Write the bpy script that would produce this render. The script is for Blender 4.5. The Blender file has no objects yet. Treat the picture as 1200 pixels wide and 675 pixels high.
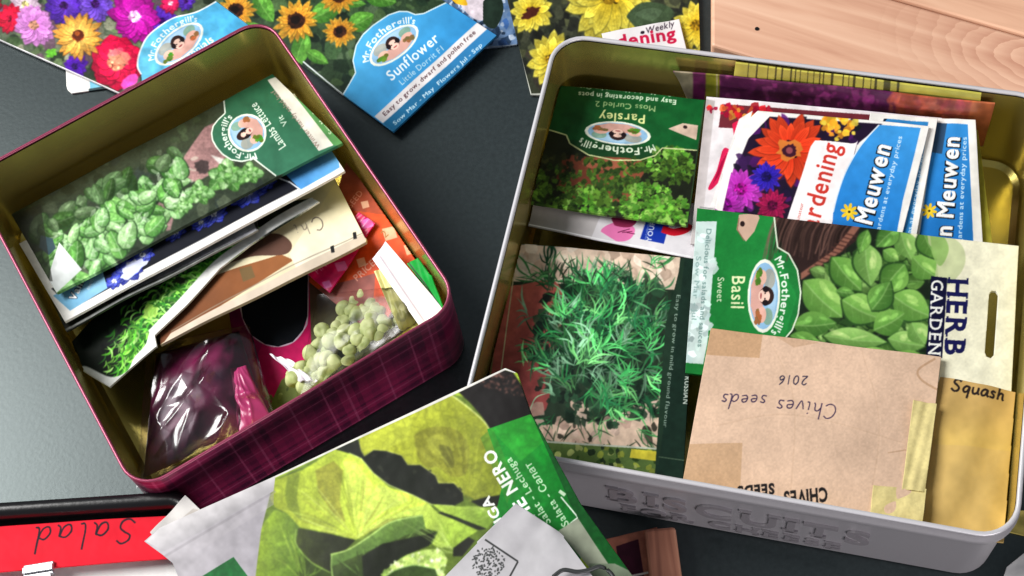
import bpy, math, random
import numpy as np
from mathutils import Vector

# ------------------------------------------------------------------ camera, world, lamps, exposure
S = bpy.context.scene
COL = S.collection
F_PX, CXP, CYP = 1800.0, 600.0, 337.5          # focal length and centre in the photograph's pixels
PITCH, ROLL, HCAM = 1.094, -0.190, 0.676
sp, cp = math.sin(PITCH), math.cos(PITCH)
fwd = np.array([0, cp, -sp]); right = np.array([1.0, 0, 0]); up = np.array([0, sp, cp])
cr, sr = math.cos(ROLL), math.sin(ROLL)
CR = cr*right + sr*up; CU = -sr*right + cr*up; CW = fwd
CO = np.array([0, 0, HCAM])
cam_d = bpy.data.cameras.new('camera'); cam = bpy.data.objects.new('camera', cam_d); COL.objects.link(cam)
cam_d.sensor_width = 36.0; cam_d.lens = 36.0*F_PX/1200.0; cam_d.clip_start = 0.01; cam_d.clip_end = 50
from mathutils import Matrix
cam.matrix_world = Matrix(((CR[0], CU[0], -CW[0], CO[0]), (CR[1], CU[1], -CW[1], CO[1]), (CR[2], CU[2], -CW[2], CO[2]), (0, 0, 0, 1)))
S.camera = cam

W = bpy.data.worlds.new('World'); S.world = W; W.use_nodes = True
bg = W.node_tree.nodes['Background']; bg.inputs[0].default_value = (0.86, 0.93, 1.0, 1); bg.inputs[1].default_value = 0.20

def area_lamp(name, loc, target, sx, sy, power, color):
    d = bpy.data.lights.new(name, 'AREA'); d.shape = 'RECTANGLE'; d.size = sx; d.size_y = sy; d.energy = power; d.color = color
    o = bpy.data.objects.new(name, d); COL.objects.link(o); o.location = loc
    o.rotation_euler = (Vector(target)-Vector(loc)).to_track_quat('-Z', 'Y').to_euler()
    return o
area_lamp('window_light', (-1.2, 0.85, 1.30), (0.05, 0.33, 0.0), 1.0, 1.0, 50.0, (1.0, 0.985, 0.96))
area_lamp('front_fill', (0.5, -1.7, 0.42), (0.05, 0.33, 0.03), 1.2, 0.5, 20.0, (1.0, 0.93, 0.95))  # added low fill lamp that brightens the tins' front walls

S.view_settings.view_transform = 'Standard'; S.view_settings.look = 'None'
S.view_settings.exposure = 0.12; S.view_settings.gamma = 1.0
S.cycles.max_bounces = 8; S.cycles.transparent_max_bounces = 12
S.cycles.use_denoising = True

# ------------------------------------------------------------------ helpers
def at(px, py, z):
    """the point at height z that the photograph shows at pixel px, py"""
    d = CR*((px-CXP)/F_PX) - CU*((py-CYP)/F_PX) + CW
    t = (z-CO[2])/d[2]
    return CO + d*t
def to_px(P):
    d = P-CO; z = d@CW
    return CXP+F_PX*(d@CR)/z, CYP-F_PX*(d@CU)/z
def lin(c):
    c = np.clip(np.asarray(c, float)/255.0, 0, 1)
    return np.where(c <= 0.04045, c/12.92, ((c+0.055)/1.055)**2.4)
def tag(o, label=None, cat=None, group=None, kind=None):
    if label: o['label'] = label
    if cat: o['category'] = cat
    if group: o['group'] = group
    if kind: o['kind'] = kind
    return o
def empty(name, loc=(0, 0, 0), rz=0.0):
    o = bpy.data.objects.new(name, None); COL.objects.link(o); o.location = loc; o.rotation_euler = (0, 0, rz)
    o.empty_display_size = 0.02
    return o
def mesh_obj(name, V, Fc, mats, parent=None, smooth=False, loc=None, mat_idx=None):
    me = bpy.data.meshes.new(name)
    me.from_pydata([tuple(map(float, v)) for v in V], [], [tuple(map(int, f)) for f in Fc])
    for m in (mats if isinstance(mats, (list, tuple)) else [mats]): me.materials.append(m)
    if mat_idx is not None: me.polygons.foreach_set('material_index', mat_idx)
    if smooth: me.polygons.foreach_set('use_smooth', [True]*len(me.polygons))
    me.update()
    o = bpy.data.objects.new(name, me); COL.objects.link(o)
    if parent: o.parent = parent
    if loc is not None: o.location = loc
    return o

# ------------------------------------------------------------------ materials
def new_mat(name):
    m = bpy.data.materials.new(name); m.use_nodes = True
    nt = m.node_tree; b = nt.nodes['Principled BSDF']
    return m, nt, b
def setp(b, **k):
    for n, v in k.items(): b.inputs[n.replace('_', ' ')].default_value = v
def nd(nt, t, **k):
    n = nt.nodes.new(t)
    for a, v in k.items(): setattr(n, a, v)
    return n
def add_bump(nt, b, scale, strength, dist, detail=3.0, coord='Object'):
    tc = nd(nt, 'ShaderNodeTexCoord'); nz = nd(nt, 'ShaderNodeTexNoise'); bp = nd(nt, 'ShaderNodeBump')
    nz.inputs['Scale'].default_value = scale; nz.inputs['Detail'].default_value = detail
    bp.inputs['Strength'].default_value = strength; bp.inputs['Distance'].default_value = dist
    nt.links.new(tc.outputs[coord], nz.inputs['Vector']); nt.links.new(nz.outputs['Fac'], bp.inputs['Height'])
    nt.links.new(bp.outputs['Normal'], b.inputs['Normal'])
    return nz
def print_mat(name, rough, spec=0.5, bs=0.25, bscale=60):
    m, nt, b = new_mat(name)
    a = nd(nt, 'ShaderNodeAttribute', attribute_name='Col')
    nt.links.new(a.outputs['Color'], b.inputs['Base Color'])
    setp(b, Roughness=rough); b.inputs['Specular IOR Level'].default_value = spec
    add_bump(nt, b, bscale, bs, 0.002, 2.0)
    return m
M = {}
M['gloss'] = print_mat('printed_gloss_paper', 0.42, 0.10)
M['matte'] = print_mat('printed_matte_paper', 0.75, 0.25, 0.35, 90)
M['foil'] = print_mat('printed_foil', 0.30, 0.35, 0.5, 60)
def plain(name, rgb, rough=0.5, metal=0.0, bump=None, spec=0.5):
    m, nt, b = new_mat(name)
    setp(b, Base_Color=(*lin(rgb), 1), Roughness=rough, Metallic=metal); b.inputs['Specular IOR Level'].default_value = spec
    if bump: add_bump(nt, b, *bump)
    return m
M['silver'] = plain('silver_painted_tin', (170, 167, 171), 0.42, 0.25, (500, 0.05, 0.001))
M['silver_rim'] = plain('bare_tin_rim', (212, 210, 214), 0.32, 0.2)
M['shaded_silver'] = plain('shaded_silver_lettering', (146, 141, 146), 0.45, 0.35)  # body silver made darker: relief shade and patina set in its colour
M['black_plastic'] = plain('black_plastic', (16, 16, 18), 0.28, 0, (300, 0.08, 0.001))
M['dark_grey'] = plain('dark_grey_wire', (66, 68, 68), .4, .5)
M['steel'] = plain('brushed_steel', (190, 190, 195), 0.3, 0.9)
M['ink'] = plain('ink', (30, 26, 32), 0.6)
M['white_paper'] = plain('white_paper', (238, 236, 232), 0.8, 0, (60, 0.3, 0.002), 0.2)
M['grey_paper'] = plain('grey_paper', (200, 197, 198), 0.7, 0, (40, 0.4, 0.003), 0.25)
M['masking'] = plain('masking_tape', (214, 200, 136), 0.6, 0, (200, 0.4, 0.001))
def gold_mat():
    m, nt, b = new_mat('gold_lacquer')
    setp(b, Metallic=0.8, Roughness=0.24)
    tc = nd(nt, 'ShaderNodeTexCoord'); nz = nd(nt, 'ShaderNodeTexNoise'); rp = nd(nt, 'ShaderNodeValToRGB')
    nz.inputs['Scale'].default_value = 14; nz.inputs['Detail'].default_value = 4
    rp.color_ramp.elements[0].color = (*lin((188, 172, 92)), 1); rp.color_ramp.elements[1].color = (*lin((226, 208, 118)), 1)
    nt.links.new(tc.outputs['Object'], nz.inputs['Vector']); nt.links.new(nz.outputs['Fac'], rp.inputs['Fac'])
    nt.links.new(rp.outputs['Color'], b.inputs['Base Color'])
    bp = nd(nt, 'ShaderNodeBump'); bp.inputs['Strength'].default_value = 0.12; bp.inputs['Distance'].default_value = 0.003
    nt.links.new(nz.outputs['Fac'], bp.inputs['Height']); nt.links.new(bp.outputs['Normal'], b.inputs['Normal'])
    return m
M['gold'] = gold_mat()
def tartan_mat():
    m, nt, b = new_mat('maroon_tartan')
    uv = nd(nt, 'ShaderNodeUVMap', uv_map='UVMap'); sx = nd(nt, 'ShaderNodeSeparateXYZ'); nt.links.new(uv.outputs[0], sx.inputs[0])
    def stripes(sock, period, stops, off=0.0):
        a = nd(nt, 'ShaderNodeMath', operation='MULTIPLY_ADD'); a.inputs[1].default_value = 1/period; a.inputs[2].default_value = off
        f = nd(nt, 'ShaderNodeMath', operation='FRACT'); r = nd(nt, 'ShaderNodeValToRGB'); r.color_ramp.interpolation = 'CONSTANT'
        nt.links.new(sock, a.inputs[0]); nt.links.new(a.outputs[0], f.inputs[0]); nt.links.new(f.outputs[0], r.inputs['Fac'])
        e = r.color_ramp.elements
        while len(e) > 1: e.remove(e[-1])
        e[0].position = 0; e[0].color = (*lin(stops[0][1]), 1)
        for p, c in stops[1:]:
            n = e.new(p); n.color = (*lin(c), 1)
        return r.outputs['Color']
    base, dark, mid, pink = (132, 28, 72), (76, 16, 50), (106, 22, 62), (174, 76, 116)
    st = [(0, base), (.10, pink), (.118, base), (.20, mid), (.30, dark), (.40, mid), (.44, pink), (.46, mid), (.50, dark), (.58, base), (.66, pink), (.68, base), (.74, dark), (.80, base), (.90, mid)]
    c1 = stripes(sx.outputs[0], 0.046, st); c2 = stripes(sx.outputs[1], 0.040, st, 0.35)
    mx = nd(nt, 'ShaderNodeMix', data_type='RGBA'); mx.inputs[0].default_value = 0.5
    nt.links.new(c1, mx.inputs[6]); nt.links.new(c2, mx.inputs[7]); nt.links.new(mx.outputs[2], b.inputs['Base Color'])
    setp(b, Roughness=0.36, Metallic=0.1)
    return m
M['tartan'] = tartan_mat()
M['maroon_rim'] = plain('maroon_rolled_rim', (148, 62, 90), 0.26, 0.3)
def table_mat():
    m, nt, b = new_mat('dark_slate_tabletop')
    tc = nd(nt, 'ShaderNodeTexCoord'); n1 = nd(nt, 'ShaderNodeTexNoise'); n2 = nd(nt, 'ShaderNodeTexNoise'); rp = nd(nt, 'ShaderNodeValToRGB'); mx = nd(nt, 'ShaderNodeMix', data_type='RGBA', blend_type='MULTIPLY')
    n1.inputs['Scale'].default_value = 420; n1.inputs['Detail'].default_value = 3; n2.inputs['Scale'].default_value = 9; n2.inputs['Detail'].default_value = 5
    rp.color_ramp.elements[0].position = .3; rp.color_ramp.elements[1].position = .7
    rp.color_ramp.elements[0].color = (*lin((32, 39, 41)), 1); rp.color_ramp.elements[1].color = (*lin((42, 50, 52)), 1)
    r2 = nd(nt, 'ShaderNodeValToRGB'); r2.color_ramp.elements[0].color = (.82, .82, .82, 1); r2.color_ramp.elements[1].color = (1, 1, 1, 1)
    nt.links.new(tc.outputs['Object'], n1.inputs['Vector']); nt.links.new(tc.outputs['Object'], n2.inputs['Vector'])
    nt.links.new(n1.outputs['Fac'], rp.inputs['Fac']); nt.links.new(n2.outputs['Fac'], r2.inputs['Fac'])
    mx.inputs[0].default_value = 1.0; nt.links.new(rp.outputs['Color'], mx.inputs[6]); nt.links.new(r2.outputs['Color'], mx.inputs[7])
    nt.links.new(mx.outputs[2], b.inputs['Base Color'])
    setp(b, Roughness=0.34); b.inputs['Specular IOR Level'].default_value = 0.7; b.inputs['Specular Tint'].default_value = (.86, 1.0, 1.0, 1)
    bp = nd(nt, 'ShaderNodeBump'); bp.inputs['Strength'].default_value = 0.1; bp.inputs['Distance'].default_value = 0.0004
    nt.links.new(n1.outputs['Fac'], bp.inputs['Height']); nt.links.new(bp.outputs['Normal'], b.inputs['Normal'])
    return m
M['table'] = table_mat()
def wood_mat(name, c0, c1, c2, knot=None):
    m, nt, b = new_mat(name)
    tc = nd(nt, 'ShaderNodeTexCoord'); mp = nd(nt, 'ShaderNodeMapping'); mp.inputs['Scale'].default_value = (2.2, 30, 30)
    n1 = nd(nt, 'ShaderNodeTexNoise'); n1.inputs['Scale'].default_value = 4; n1.inputs['Detail'].default_value = 6; n1.inputs['Distortion'].default_value = .6
    nt.links.new(tc.outputs['Object'], mp.inputs['Vector']); nt.links.new(mp.outputs[0], n1.inputs['Vector'])
    rp = nd(nt, 'ShaderNodeValToRGB'); e = rp.color_ramp.elements
    e[0].position = .28; e[0].color = (*lin(c0), 1); e[1].position = .72; e[1].color = (*lin(c2), 1); k = e.new(.5); k.color = (*lin(c1), 1)
    nt.links.new(n1.outputs['Fac'], rp.inputs['Fac'])
    out = rp.outputs['Color']
    if knot is not None:
        # growth rings closing round a knot
        mp2 = nd(nt, 'ShaderNodeMapping'); mp2.inputs['Location'].default_value = (-knot[0], -knot[1], 0)
        nt.links.new(tc.outputs['Object'], mp2.inputs['Vector'])
        mp3 = nd(nt, 'ShaderNodeMapping'); mp3.inputs['Scale'].default_value = (.55, 1.0, 0.2)
        nt.links.new(mp2.outputs[0], mp3.inputs['Vector'])
        wv = nd(nt, 'ShaderNodeTexWave', wave_type='RINGS', rings_direction='Z', wave_profile='SAW')
        wv.inputs['Scale'].default_value = 66; wv.inputs['Distortion'].default_value = 5; wv.inputs['Detail'].default_value = 4; wv.inputs['Detail Scale'].default_value = 1.2; wv.inputs['Phase Offset'].default_value = 2
        nt.links.new(mp3.outputs[0], wv.inputs['Vector'])
        ln = nd(nt, 'ShaderNodeVectorMath', operation='LENGTH'); nt.links.new(mp3.outputs[0], ln.inputs[0])
        mr = nd(nt, 'ShaderNodeMapRange'); mr.inputs[1].default_value = 0.012; mr.inputs[2].default_value = 0.05; mr.inputs[3].default_value = 0.42; mr.inputs[4].default_value = 0.0
        nt.links.new(ln.outputs['Value'], mr.inputs[0])
        r3 = nd(nt, 'ShaderNodeValToRGB'); r3.color_ramp.elements[0].color = (*lin((180, 116, 94)), 1); r3.color_ramp.elements[1].color = (*lin(c2), 1)
        nt.links.new(wv.outputs['Fac'], r3.inputs['Fac'])
        mx = nd(nt, 'ShaderNodeMix', data_type='RGBA'); nt.links.new(mr.outputs[0], mx.inputs[0]); nt.links.new(out, mx.inputs[6]); nt.links.new(r3.outputs['Color'], mx.inputs[7])
        out = mx.outputs[2]
    nt.links.new(out, b.inputs['Base Color']); setp(b, Roughness=0.5)
    bp = nd(nt, 'ShaderNodeBump'); bp.inputs['Strength'].default_value = 0.15; bp.inputs['Distance'].default_value = 0.001
    nt.links.new(n1.outputs['Fac'], bp.inputs['Height']); nt.links.new(bp.outputs['Normal'], b.inputs['Normal'])
    return m
def film_mat(name, gloss, tint, rough=0.06, bump=0.5, scale=45, spec=0.9):
    m, nt, b = new_mat(name); nt.nodes.remove(b)
    out = nt.nodes['Material Output']
    tr = nd(nt, 'ShaderNodeBsdfTransparent'); tr.inputs[0].default_value = (*tint, 1)
    gl = nd(nt, 'ShaderNodeBsdfGlossy'); gl.inputs['Roughness'].default_value = rough; gl.inputs[0].default_value = (spec, spec, spec, 1)
    mx = nd(nt, 'ShaderNodeMixShader'); fr = nd(nt, 'ShaderNodeFresnel'); fr.inputs[0].default_value = 1.5
    ad = nd(nt, 'ShaderNodeMath', operation='ADD'); ad.inputs[1].default_value = gloss; nt.links.new(fr.outputs[0], ad.inputs[0])
    tc = nd(nt, 'ShaderNodeTexCoord'); nz = nd(nt, 'ShaderNodeTexNoise'); nz.inputs['Scale'].default_value = scale; nz.inputs['Detail'].default_value = 2; nz.inputs['Distortion'].default_value = 1.2
    bp = nd(nt, 'ShaderNodeBump'); bp.inputs['Strength'].default_value = bump; bp.inputs['Distance'].default_value = 0.01
    nt.links.new(tc.outputs['Object'], nz.inputs['Vector']); nt.links.new(nz.outputs['Fac'], bp.inputs['Height']); nt.links.new(bp.outputs['Normal'], gl.inputs['Normal'])
    nt.links.new(ad.outputs[0], mx.inputs[0]); nt.links.new(tr.outputs[0], mx.inputs[1]); nt.links.new(gl.outputs[0], mx.inputs[2]); nt.links.new(mx.outputs[0], out.inputs['Surface'])
    return m
M['film'] = film_mat('clear_film', 0.0, (.97, .97, .97), .16, .12, 30, .45)

# ------------------------------------------------------------------ print artwork: a small polygon painter
_font_cache = {}
def glyph(ch, bold):
    k = (ch, bold)
    if k not in _font_cache:
        cu = bpy.data.curves.new('t', 'FONT'); cu.body = ch; cu.size = 1; cu.offset = bold; cu.resolution_u = 3
        ob = bpy.data.objects.new('t', cu); me = ob.to_mesh()
        V = np.array([v.co[:2] for v in me.vertices]) if len(me.vertices) else np.zeros((0, 2))
        cnt = {}
        for p in me.polygons:
            for e in p.edge_keys: cnt[e] = cnt.get(e, 0)+1
        E = np.array([e for e, c in cnt.items() if c == 1], int).reshape(-1, 2)
        ob.to_mesh_clear(); bpy.data.objects.remove(ob); bpy.data.curves.remove(cu)
        adv = (V[:, 0].max()+0.07) if len(V) else 0.28
        _font_cache[k] = (V, E, adv)
    return _font_cache[k]
SERIF = {'B': 'tb', 'I': 'ITB', 'S': '', 'C': '', 'U': 'tT', 'T': 'M', 'F': 'tb', 'O': '', 'R': 'tbB', 'H': 'tbTB', 'E': 'tb', 'G': '', 'A': 'bB', 'D': 'tb', 'N': 'tbT'}
def layout(s, bold=0.0, serif=False, track=0.0):
    """points and edge segments of a line of text in em units"""
    P0, P1, x = [], [], 0.0
    for ch in s:
        V, E, adv = glyph(ch, bold)
        if len(V):
            P0.append(V[E[:, 0]]+[x, 0]); P1.append(V[E[:, 1]]+[x, 0])
        x += adv+track+(0.06 if serif else 0)
    if not P0: return np.zeros((0, 2)), np.zeros((0, 2)), 0
    return np.concatenate(P0), np.concatenate(P1), x
HAND = {
 'S': (.62, [[(.5, .62), (.35, .72), (.15, .64), (.12, .48), (.3, .36), (.45, .22), (.4, .04), (.2, -.02), (.02, .1)]]),
 'a': (.5, [[(.4, .36), (.2, .4), (.05, .22), (.12, .02), (.3, .08), (.4, .36), (.4, .1), (.5, .0)]]),
 'l': (.3, [[(.12, .78), (.08, .3), (.12, .03), (.24, .02)]]),
 'd': (.5, [[(.38, .34), (.2, .4), (.05, .22), (.12, .02), (.3, .08), (.4, .4), (.44, .8), (.4, .3), (.42, .04), (.52, 0)]]),
 'q': (.5, [[(.4, .36), (.2, .4), (.05, .22), (.12, .04), (.3, .1), (.4, .36), (.38, 0), (.36, -.3)]]),
 'u': (.48, [[(.05, .38), (.06, .1), (.18, 0), (.34, .1), (.38, .38), (.38, .08), (.46, 0)]]),
 's': (.38, [[(.3, .36), (.15, .4), (.08, .3), (.25, .16), (.22, .02), (.04, .03)]]),
 'h': (.48, [[(.08, .78), (.08, 0)], [(.08, .22), (.2, .38), (.34, .34), (.36, .1), (.42, 0)]]),
 'C': (.62, [[(.55, .6), (.4, .7), (.18, .62), (.06, .35), (.15, .08), (.38, .0), (.55, .1)]]),
 'i': (.25, [[(.1, .38), (.1, .05), (.2, 0)], [(.1, .54), (.12, .57)]]),
 'v': (.42, [[(.03, .38), (.18, 0), (.36, .4)]]),
 'e': (.42, [[(.08, .2), (.32, .24), (.28, .38), (.12, .36), (.06, .18), (.15, .02), (.36, .06)]]),
 '2': (.46, [[(.05, .5), (.2, .62), (.35, .5), (.25, .25), (.04, .02), (.38, .03)]]),
 '0': (.46, [[(.2, .6), (.06, .4), (.08, .1), (.22, .0), (.36, .2), (.34, .5), (.2, .6)]]),
 '1': (.28, [[(.14, .62), (.12, 0)]]),
 '6': (.46, [[(.34, .62), (.14, .4), (.06, .14), (.2, 0), (.36, .12), (.28, .3), (.08, .2)]]),
 'o': (.44, [[(.2, .4), (.05, .2), (.16, .0), (.34, .14), (.32, .34), (.2, .4)]]),
 'm': (.66, [[(.06, .38), (.06, 0)], [(.06, .24), (.2, .38), (.28, .3), (.3, 0)], [(.3, .24), (.44, .38), (.52, .3), (.56, 0)]]),
 ' ': (.36, [])}
def catmull(p, n=6):
    p = np.asarray(p, float)
    if len(p) < 3: return p
    q = np.vstack([2*p[0]-p[1], p, 2*p[-1]-p[-2]]); out = []
    for i in range(1, len(q)-2):
        for t in np.linspace(0, 1, n, endpoint=False):
            a, b, c, d = q[i-1:i+3]
            out.append(.5*((2*b)+(-a+c)*t+(2*a-5*b+4*c-d)*t*t+(-a+3*b-3*c+d)*t**3))
    return np.array(out+[p[-1]])

class Art:
    K = 2.0
    def __init__(s, x0, y0, x1, y1, base, seed=1):
        s.x0, s.y0 = x0, y0; s.w = int((x1-x0)*s.K)+2; s.h = int((y1-y0)*s.K)+2
        s.a = np.empty((s.h, s.w, 3), np.float32); s.a[:] = base
        s.r = random.Random(seed); s.rng = np.random.default_rng(seed)
    def c(s, p): return (np.asarray(p, float)-[s.x0, s.y0])*s.K
    def cover(s, A, B):
        """antialiased even-odd coverage of the region bounded by segments A->B (canvas units)"""
        xa = int(max(0, math.floor(min(A[:, 0].min(), B[:, 0].min()))-1)); xb = int(min(s.w, math.ceil(max(A[:, 0].max(), B[:, 0].max()))+1))
        ya = int(max(0, math.floor(min(A[:, 1].min(), B[:, 1].min())))); yb = int(min(s.h, math.ceil(max(A[:, 1].max(), B[:, 1].max()))))
        if xb <= xa or yb <= ya: return None
        SUB = 2; n = (yb-ya)*SUB
        Y = ya+(np.arange(n)+.5)/SUB
        ay, by = A[:, 1], B[:, 1]
        hit = (ay[None, :] > Y[:, None]) != (by[None, :] > Y[:, None])
        m = np.zeros((n, xb-xa), np.float32); I = np.arange(xa, xb)
        dy = np.where(by == ay, 1e-9, by-ay)
        X = A[None, :, 0]+(Y[:, None]-ay[None, :])/dy[None, :]*(B[:, 0]-A[:, 0])[None, :]
        for i in range(n):
            h = hit[i]
            if not h.any(): continue
            xs = np.sort(X[i][h])
            for k in range(0, len(xs)-1, 2):
                p, q = xs[k], xs[k+1]
                i0 = max(int(p)-xa, 0); i1 = min(int(q)-xa+1, xb-xa)
                if i1 <= i0: continue
                J = I[i0:i1]; m[i, i0:i1] += np.clip(np.minimum(q, J+1)-np.maximum(p, J), 0, 1)
        m = m.reshape(yb-ya, SUB, -1).mean(1)
        return xa, ya, np.clip(m, 0, 1)
    def paint(s, cov, col, al=1.0, col2=None, g0=None, g1=None):
        if cov is None: return
        xa, ya, m = cov; h, w = m.shape
        sl = s.a[ya:ya+h, xa:xa+w]; m = (m*al)[..., None]
        if col2 is not None:
            g0, g1 = s.c(g0), s.c(g1); d = g1-g0; L = d@d+1e-9
            yy, xx = np.mgrid[ya:ya+h, xa:xa+w]
            t = np.clip(((xx-g0[0])*d[0]+(yy-g0[1])*d[1])/L, 0, 1)[..., None]
            col = np.asarray(col, np.float32)*(1-t)+np.asarray(col2, np.float32)*t
        else: col = np.asarray(col, np.float32)
        sl[:] = sl*(1-m)+col*m
    def poly(s, pts, col, al=1.0, col2=None, g0=None, g1=None):
        P = s.c(pts); s.paint(s.cover(P, np.roll(P, -1, 0)), col, al, col2, g0, g1)
    def curve(s, pts, col, *k):
        p = list(pts); q = catmull(p[-1:]+p+p[:2], 5)[5:-10]; s.poly(q, col, *k)
    def ell(s, cx, cy, rx, ry, rot, col, al=1.0, col2=None, g0=None, g1=None, wob=0.0, n=22):
        a = np.linspace(0, 2*math.pi, n, endpoint=False)
        w = 1+wob*np.array([s.r.uniform(-1, 1) for _ in a])
        x, y = rx*np.cos(a)*w, ry*np.sin(a)*w; c_, s_ = math.cos(rot), math.sin(rot)
        s.poly(np.c_[cx+c_*x-s_*y, cy+s_*x+c_*y], col, al, col2, g0, g1)
    def line(s, pts, wd, col, al=1.0, smooth=False, taper=False):
        p = catmull(pts) if smooth else np.asarray(pts, float)
        t = np.gradient(p, axis=0); t /= np.linalg.norm(t, axis=1)[:, None]+1e-9
        n = np.c_[-t[:, 1], t[:, 0]]*wd/2
        if taper: n *= np.sin(np.linspace(.25, math.pi-.05, len(p)))[:, None]
        if smooth or len(p) == 2: s.poly(np.vstack([p+n, (p-n)[::-1]]), col, al)
        else:
            for i in range(len(p)-1): s.line([p[i], p[i+1]], wd, col, al)
    def leaf(s, cx, cy, L, wd, rot, col, col2=None, rib=None, pw=.75, edge=None):
        t = np.linspace(-1, 1, 12); h = wd/2*(1-t**2)**pw*(1-.25*t)
        X = np.r_[t*L/2, (t*L/2)[::-1]]; Y = np.r_[h, -h[::-1]]
        c_, s_ = math.cos(rot), math.sin(rot)
        f = lambda x, y: np.c_[cx+c_*x-s_*y, cy+s_*x+c_*y]
        if edge is not None: s.poly(f(X*1.06, Y*1.1+wd*.03), edge)
        s.poly(f(X, Y), col, 1, col2, f(np.array([0]), np.array([-wd/2]))[0], f(np.array([0]), np.array([wd/2]))[0])
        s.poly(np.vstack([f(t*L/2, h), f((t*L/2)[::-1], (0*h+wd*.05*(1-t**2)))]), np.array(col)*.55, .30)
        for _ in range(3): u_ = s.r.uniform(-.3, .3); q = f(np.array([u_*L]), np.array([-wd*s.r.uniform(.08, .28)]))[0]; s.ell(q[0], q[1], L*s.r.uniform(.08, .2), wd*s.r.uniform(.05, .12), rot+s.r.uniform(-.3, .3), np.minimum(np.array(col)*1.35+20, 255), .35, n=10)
        if rib is not None:
            q = f(np.array([-L*.46, 0, L*.46]), np.array([0, wd*.06, 0])); s.line(q, max(.8, wd*.04), rib, .7, True)
            for k in (-.25, .0, .22):
                for sg in (-1, 1):
                    q = f(np.array([k*L, (k+.16)*L]), np.array([0, sg*wd*.34])); s.line(q, .6, rib, .4)
    def flower(s, cx, cy, r, n, cin, cout, ccol, cr_=.28, sq=1.0, rot=0.0, pw=.22, jit=.12):
        for ring, (rr, sh) in enumerate(((1, .86), (.8, 1.0))):
            for i in range(n):
                a = 2*math.pi*(i+.5*ring)/n+s.r.uniform(-jit, jit); R = r*rr*s.r.uniform(.86, 1.05)
                v = sh*s.r.uniform(.85, 1.08)
                t = np.linspace(0, 1, 8); h = R*pw*np.sin(np.clip(t*1.05, 0, 1)*math.pi)**.6*(.5+.5*t)
                X = np.r_[t*R, (t*R)[::-1]]; Y = np.r_[h, -h[::-1]]
                x = np.cos(a)*X-np.sin(a)*Y; y = (np.sin(a)*X+np.cos(a)*Y)*sq
                c_, s_ = math.cos(rot), math.sin(rot)
                P = np.c_[cx+c_*x-s_*y, cy+s_*x+c_*y]
                e = P[7]
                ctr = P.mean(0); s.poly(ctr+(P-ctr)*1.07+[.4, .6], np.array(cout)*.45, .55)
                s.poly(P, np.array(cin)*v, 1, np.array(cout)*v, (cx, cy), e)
                if R > 12:
                    for q_ in (-.45, 0, .4): s.line([P[2]+(P[13]-P[2])*(.5+q_*.6), P[6]+(P[9]-P[6])*(.5+q_*.7)], .7, np.array(cin)*.72, .45)
        s.ell(cx, cy, r*cr_, r*cr_*sq, rot, ccol, wob=.1)
        for _ in range(int(10+r)):
            a = s.r.uniform(0, 6.28); q = r*cr_*math.sqrt(s.r.random())
            s.ell(cx+q*math.cos(a), cy+q*math.sin(a)*sq, r*.04+.3, r*.04+.3, 0, np.array(ccol)*s.r.uniform(.5, 1.7), n=6)
    def text(s, txt, x, y, d, em, col, bold=0.0, shear=0.0, sx=1.0, al=1.0, outline=None, ow=0.03, serif=False, track=0.0, fit=None):
        d = np.array(d, float); d /= np.linalg.norm(d); u = np.array([d[1], -d[0]])
        if outline is not None: s.text(txt, x, y, d, em, outline, bold+ow, shear, sx, al, None, 0, serif, track-0.0, fit)
        A, B, wtot = layout(txt, bold, serif, track)
        if outline is None and ow and False: pass
        if fit: sx = fit/(wtot*em)
        # keep the advance of the plain text so an outline stays under its fill
        f = lambda P: s.c(np.array([x, y])+np.outer(P[:, 0]*sx+P[:, 1]*shear, d)*em+np.outer(P[:, 1], u)*em)
        if len(A): s.paint(s.cover(f(A), f(B)), col, al)
        if serif:
            X = 0.0
            for ch in txt:
                V, E, adv = glyph(ch, bold); k = SERIF.get(ch, ''); xl, xr = V[:, 0].min(), V[:, 0].max(); q = []
                if 't' in k: q.append((xl-.07, .66, xl+.17, .73))
                if 'b' in k: q.append((xl-.07, 0, xl+.17, .07))
                if 'T' in k: q.append((xr-.17, .66, xr+.07, .73))
                if 'B' in k: q.append((xr-.17, 0, xr+.07, .07))
                for x0, y0, x1, y1 in q: s.poly(f(np.array([(X+x0, y0), (X+x1, y0), (X+x1, y1), (X+x0, y1)]))/s.K+[s.x0, s.y0], col, al)
                X += adv+track+.06
    def arc_text(s, txt, cx, cy, d, rx, ry, a0, a1, em, col, bold=0.012):
        """text along an ellipse arc from angle a0 to a1 (degrees, from d towards up), letters standing outward"""
        d = np.array(d, float); d /= np.linalg.norm(d); u = np.array([d[1], -d[0]])
        A, B, w = layout(txt, bold)
        def f(P):
            a = np.radians(a0+(a1-a0)*P[:, 0]/w); px = np.cos(a); py = np.sin(a)
            nx, ny = px/rx, py/ry; nl = np.hypot(nx, ny); nx, ny = nx/nl, ny/nl
            X = rx*px+nx*P[:, 1]*em; Y = ry*py+ny*P[:, 1]*em
            return s.c(np.array([cx, cy])+np.outer(X, d)+np.outer(Y, u))
        s.paint(s.cover(f(A), f(B)), col)
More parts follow.
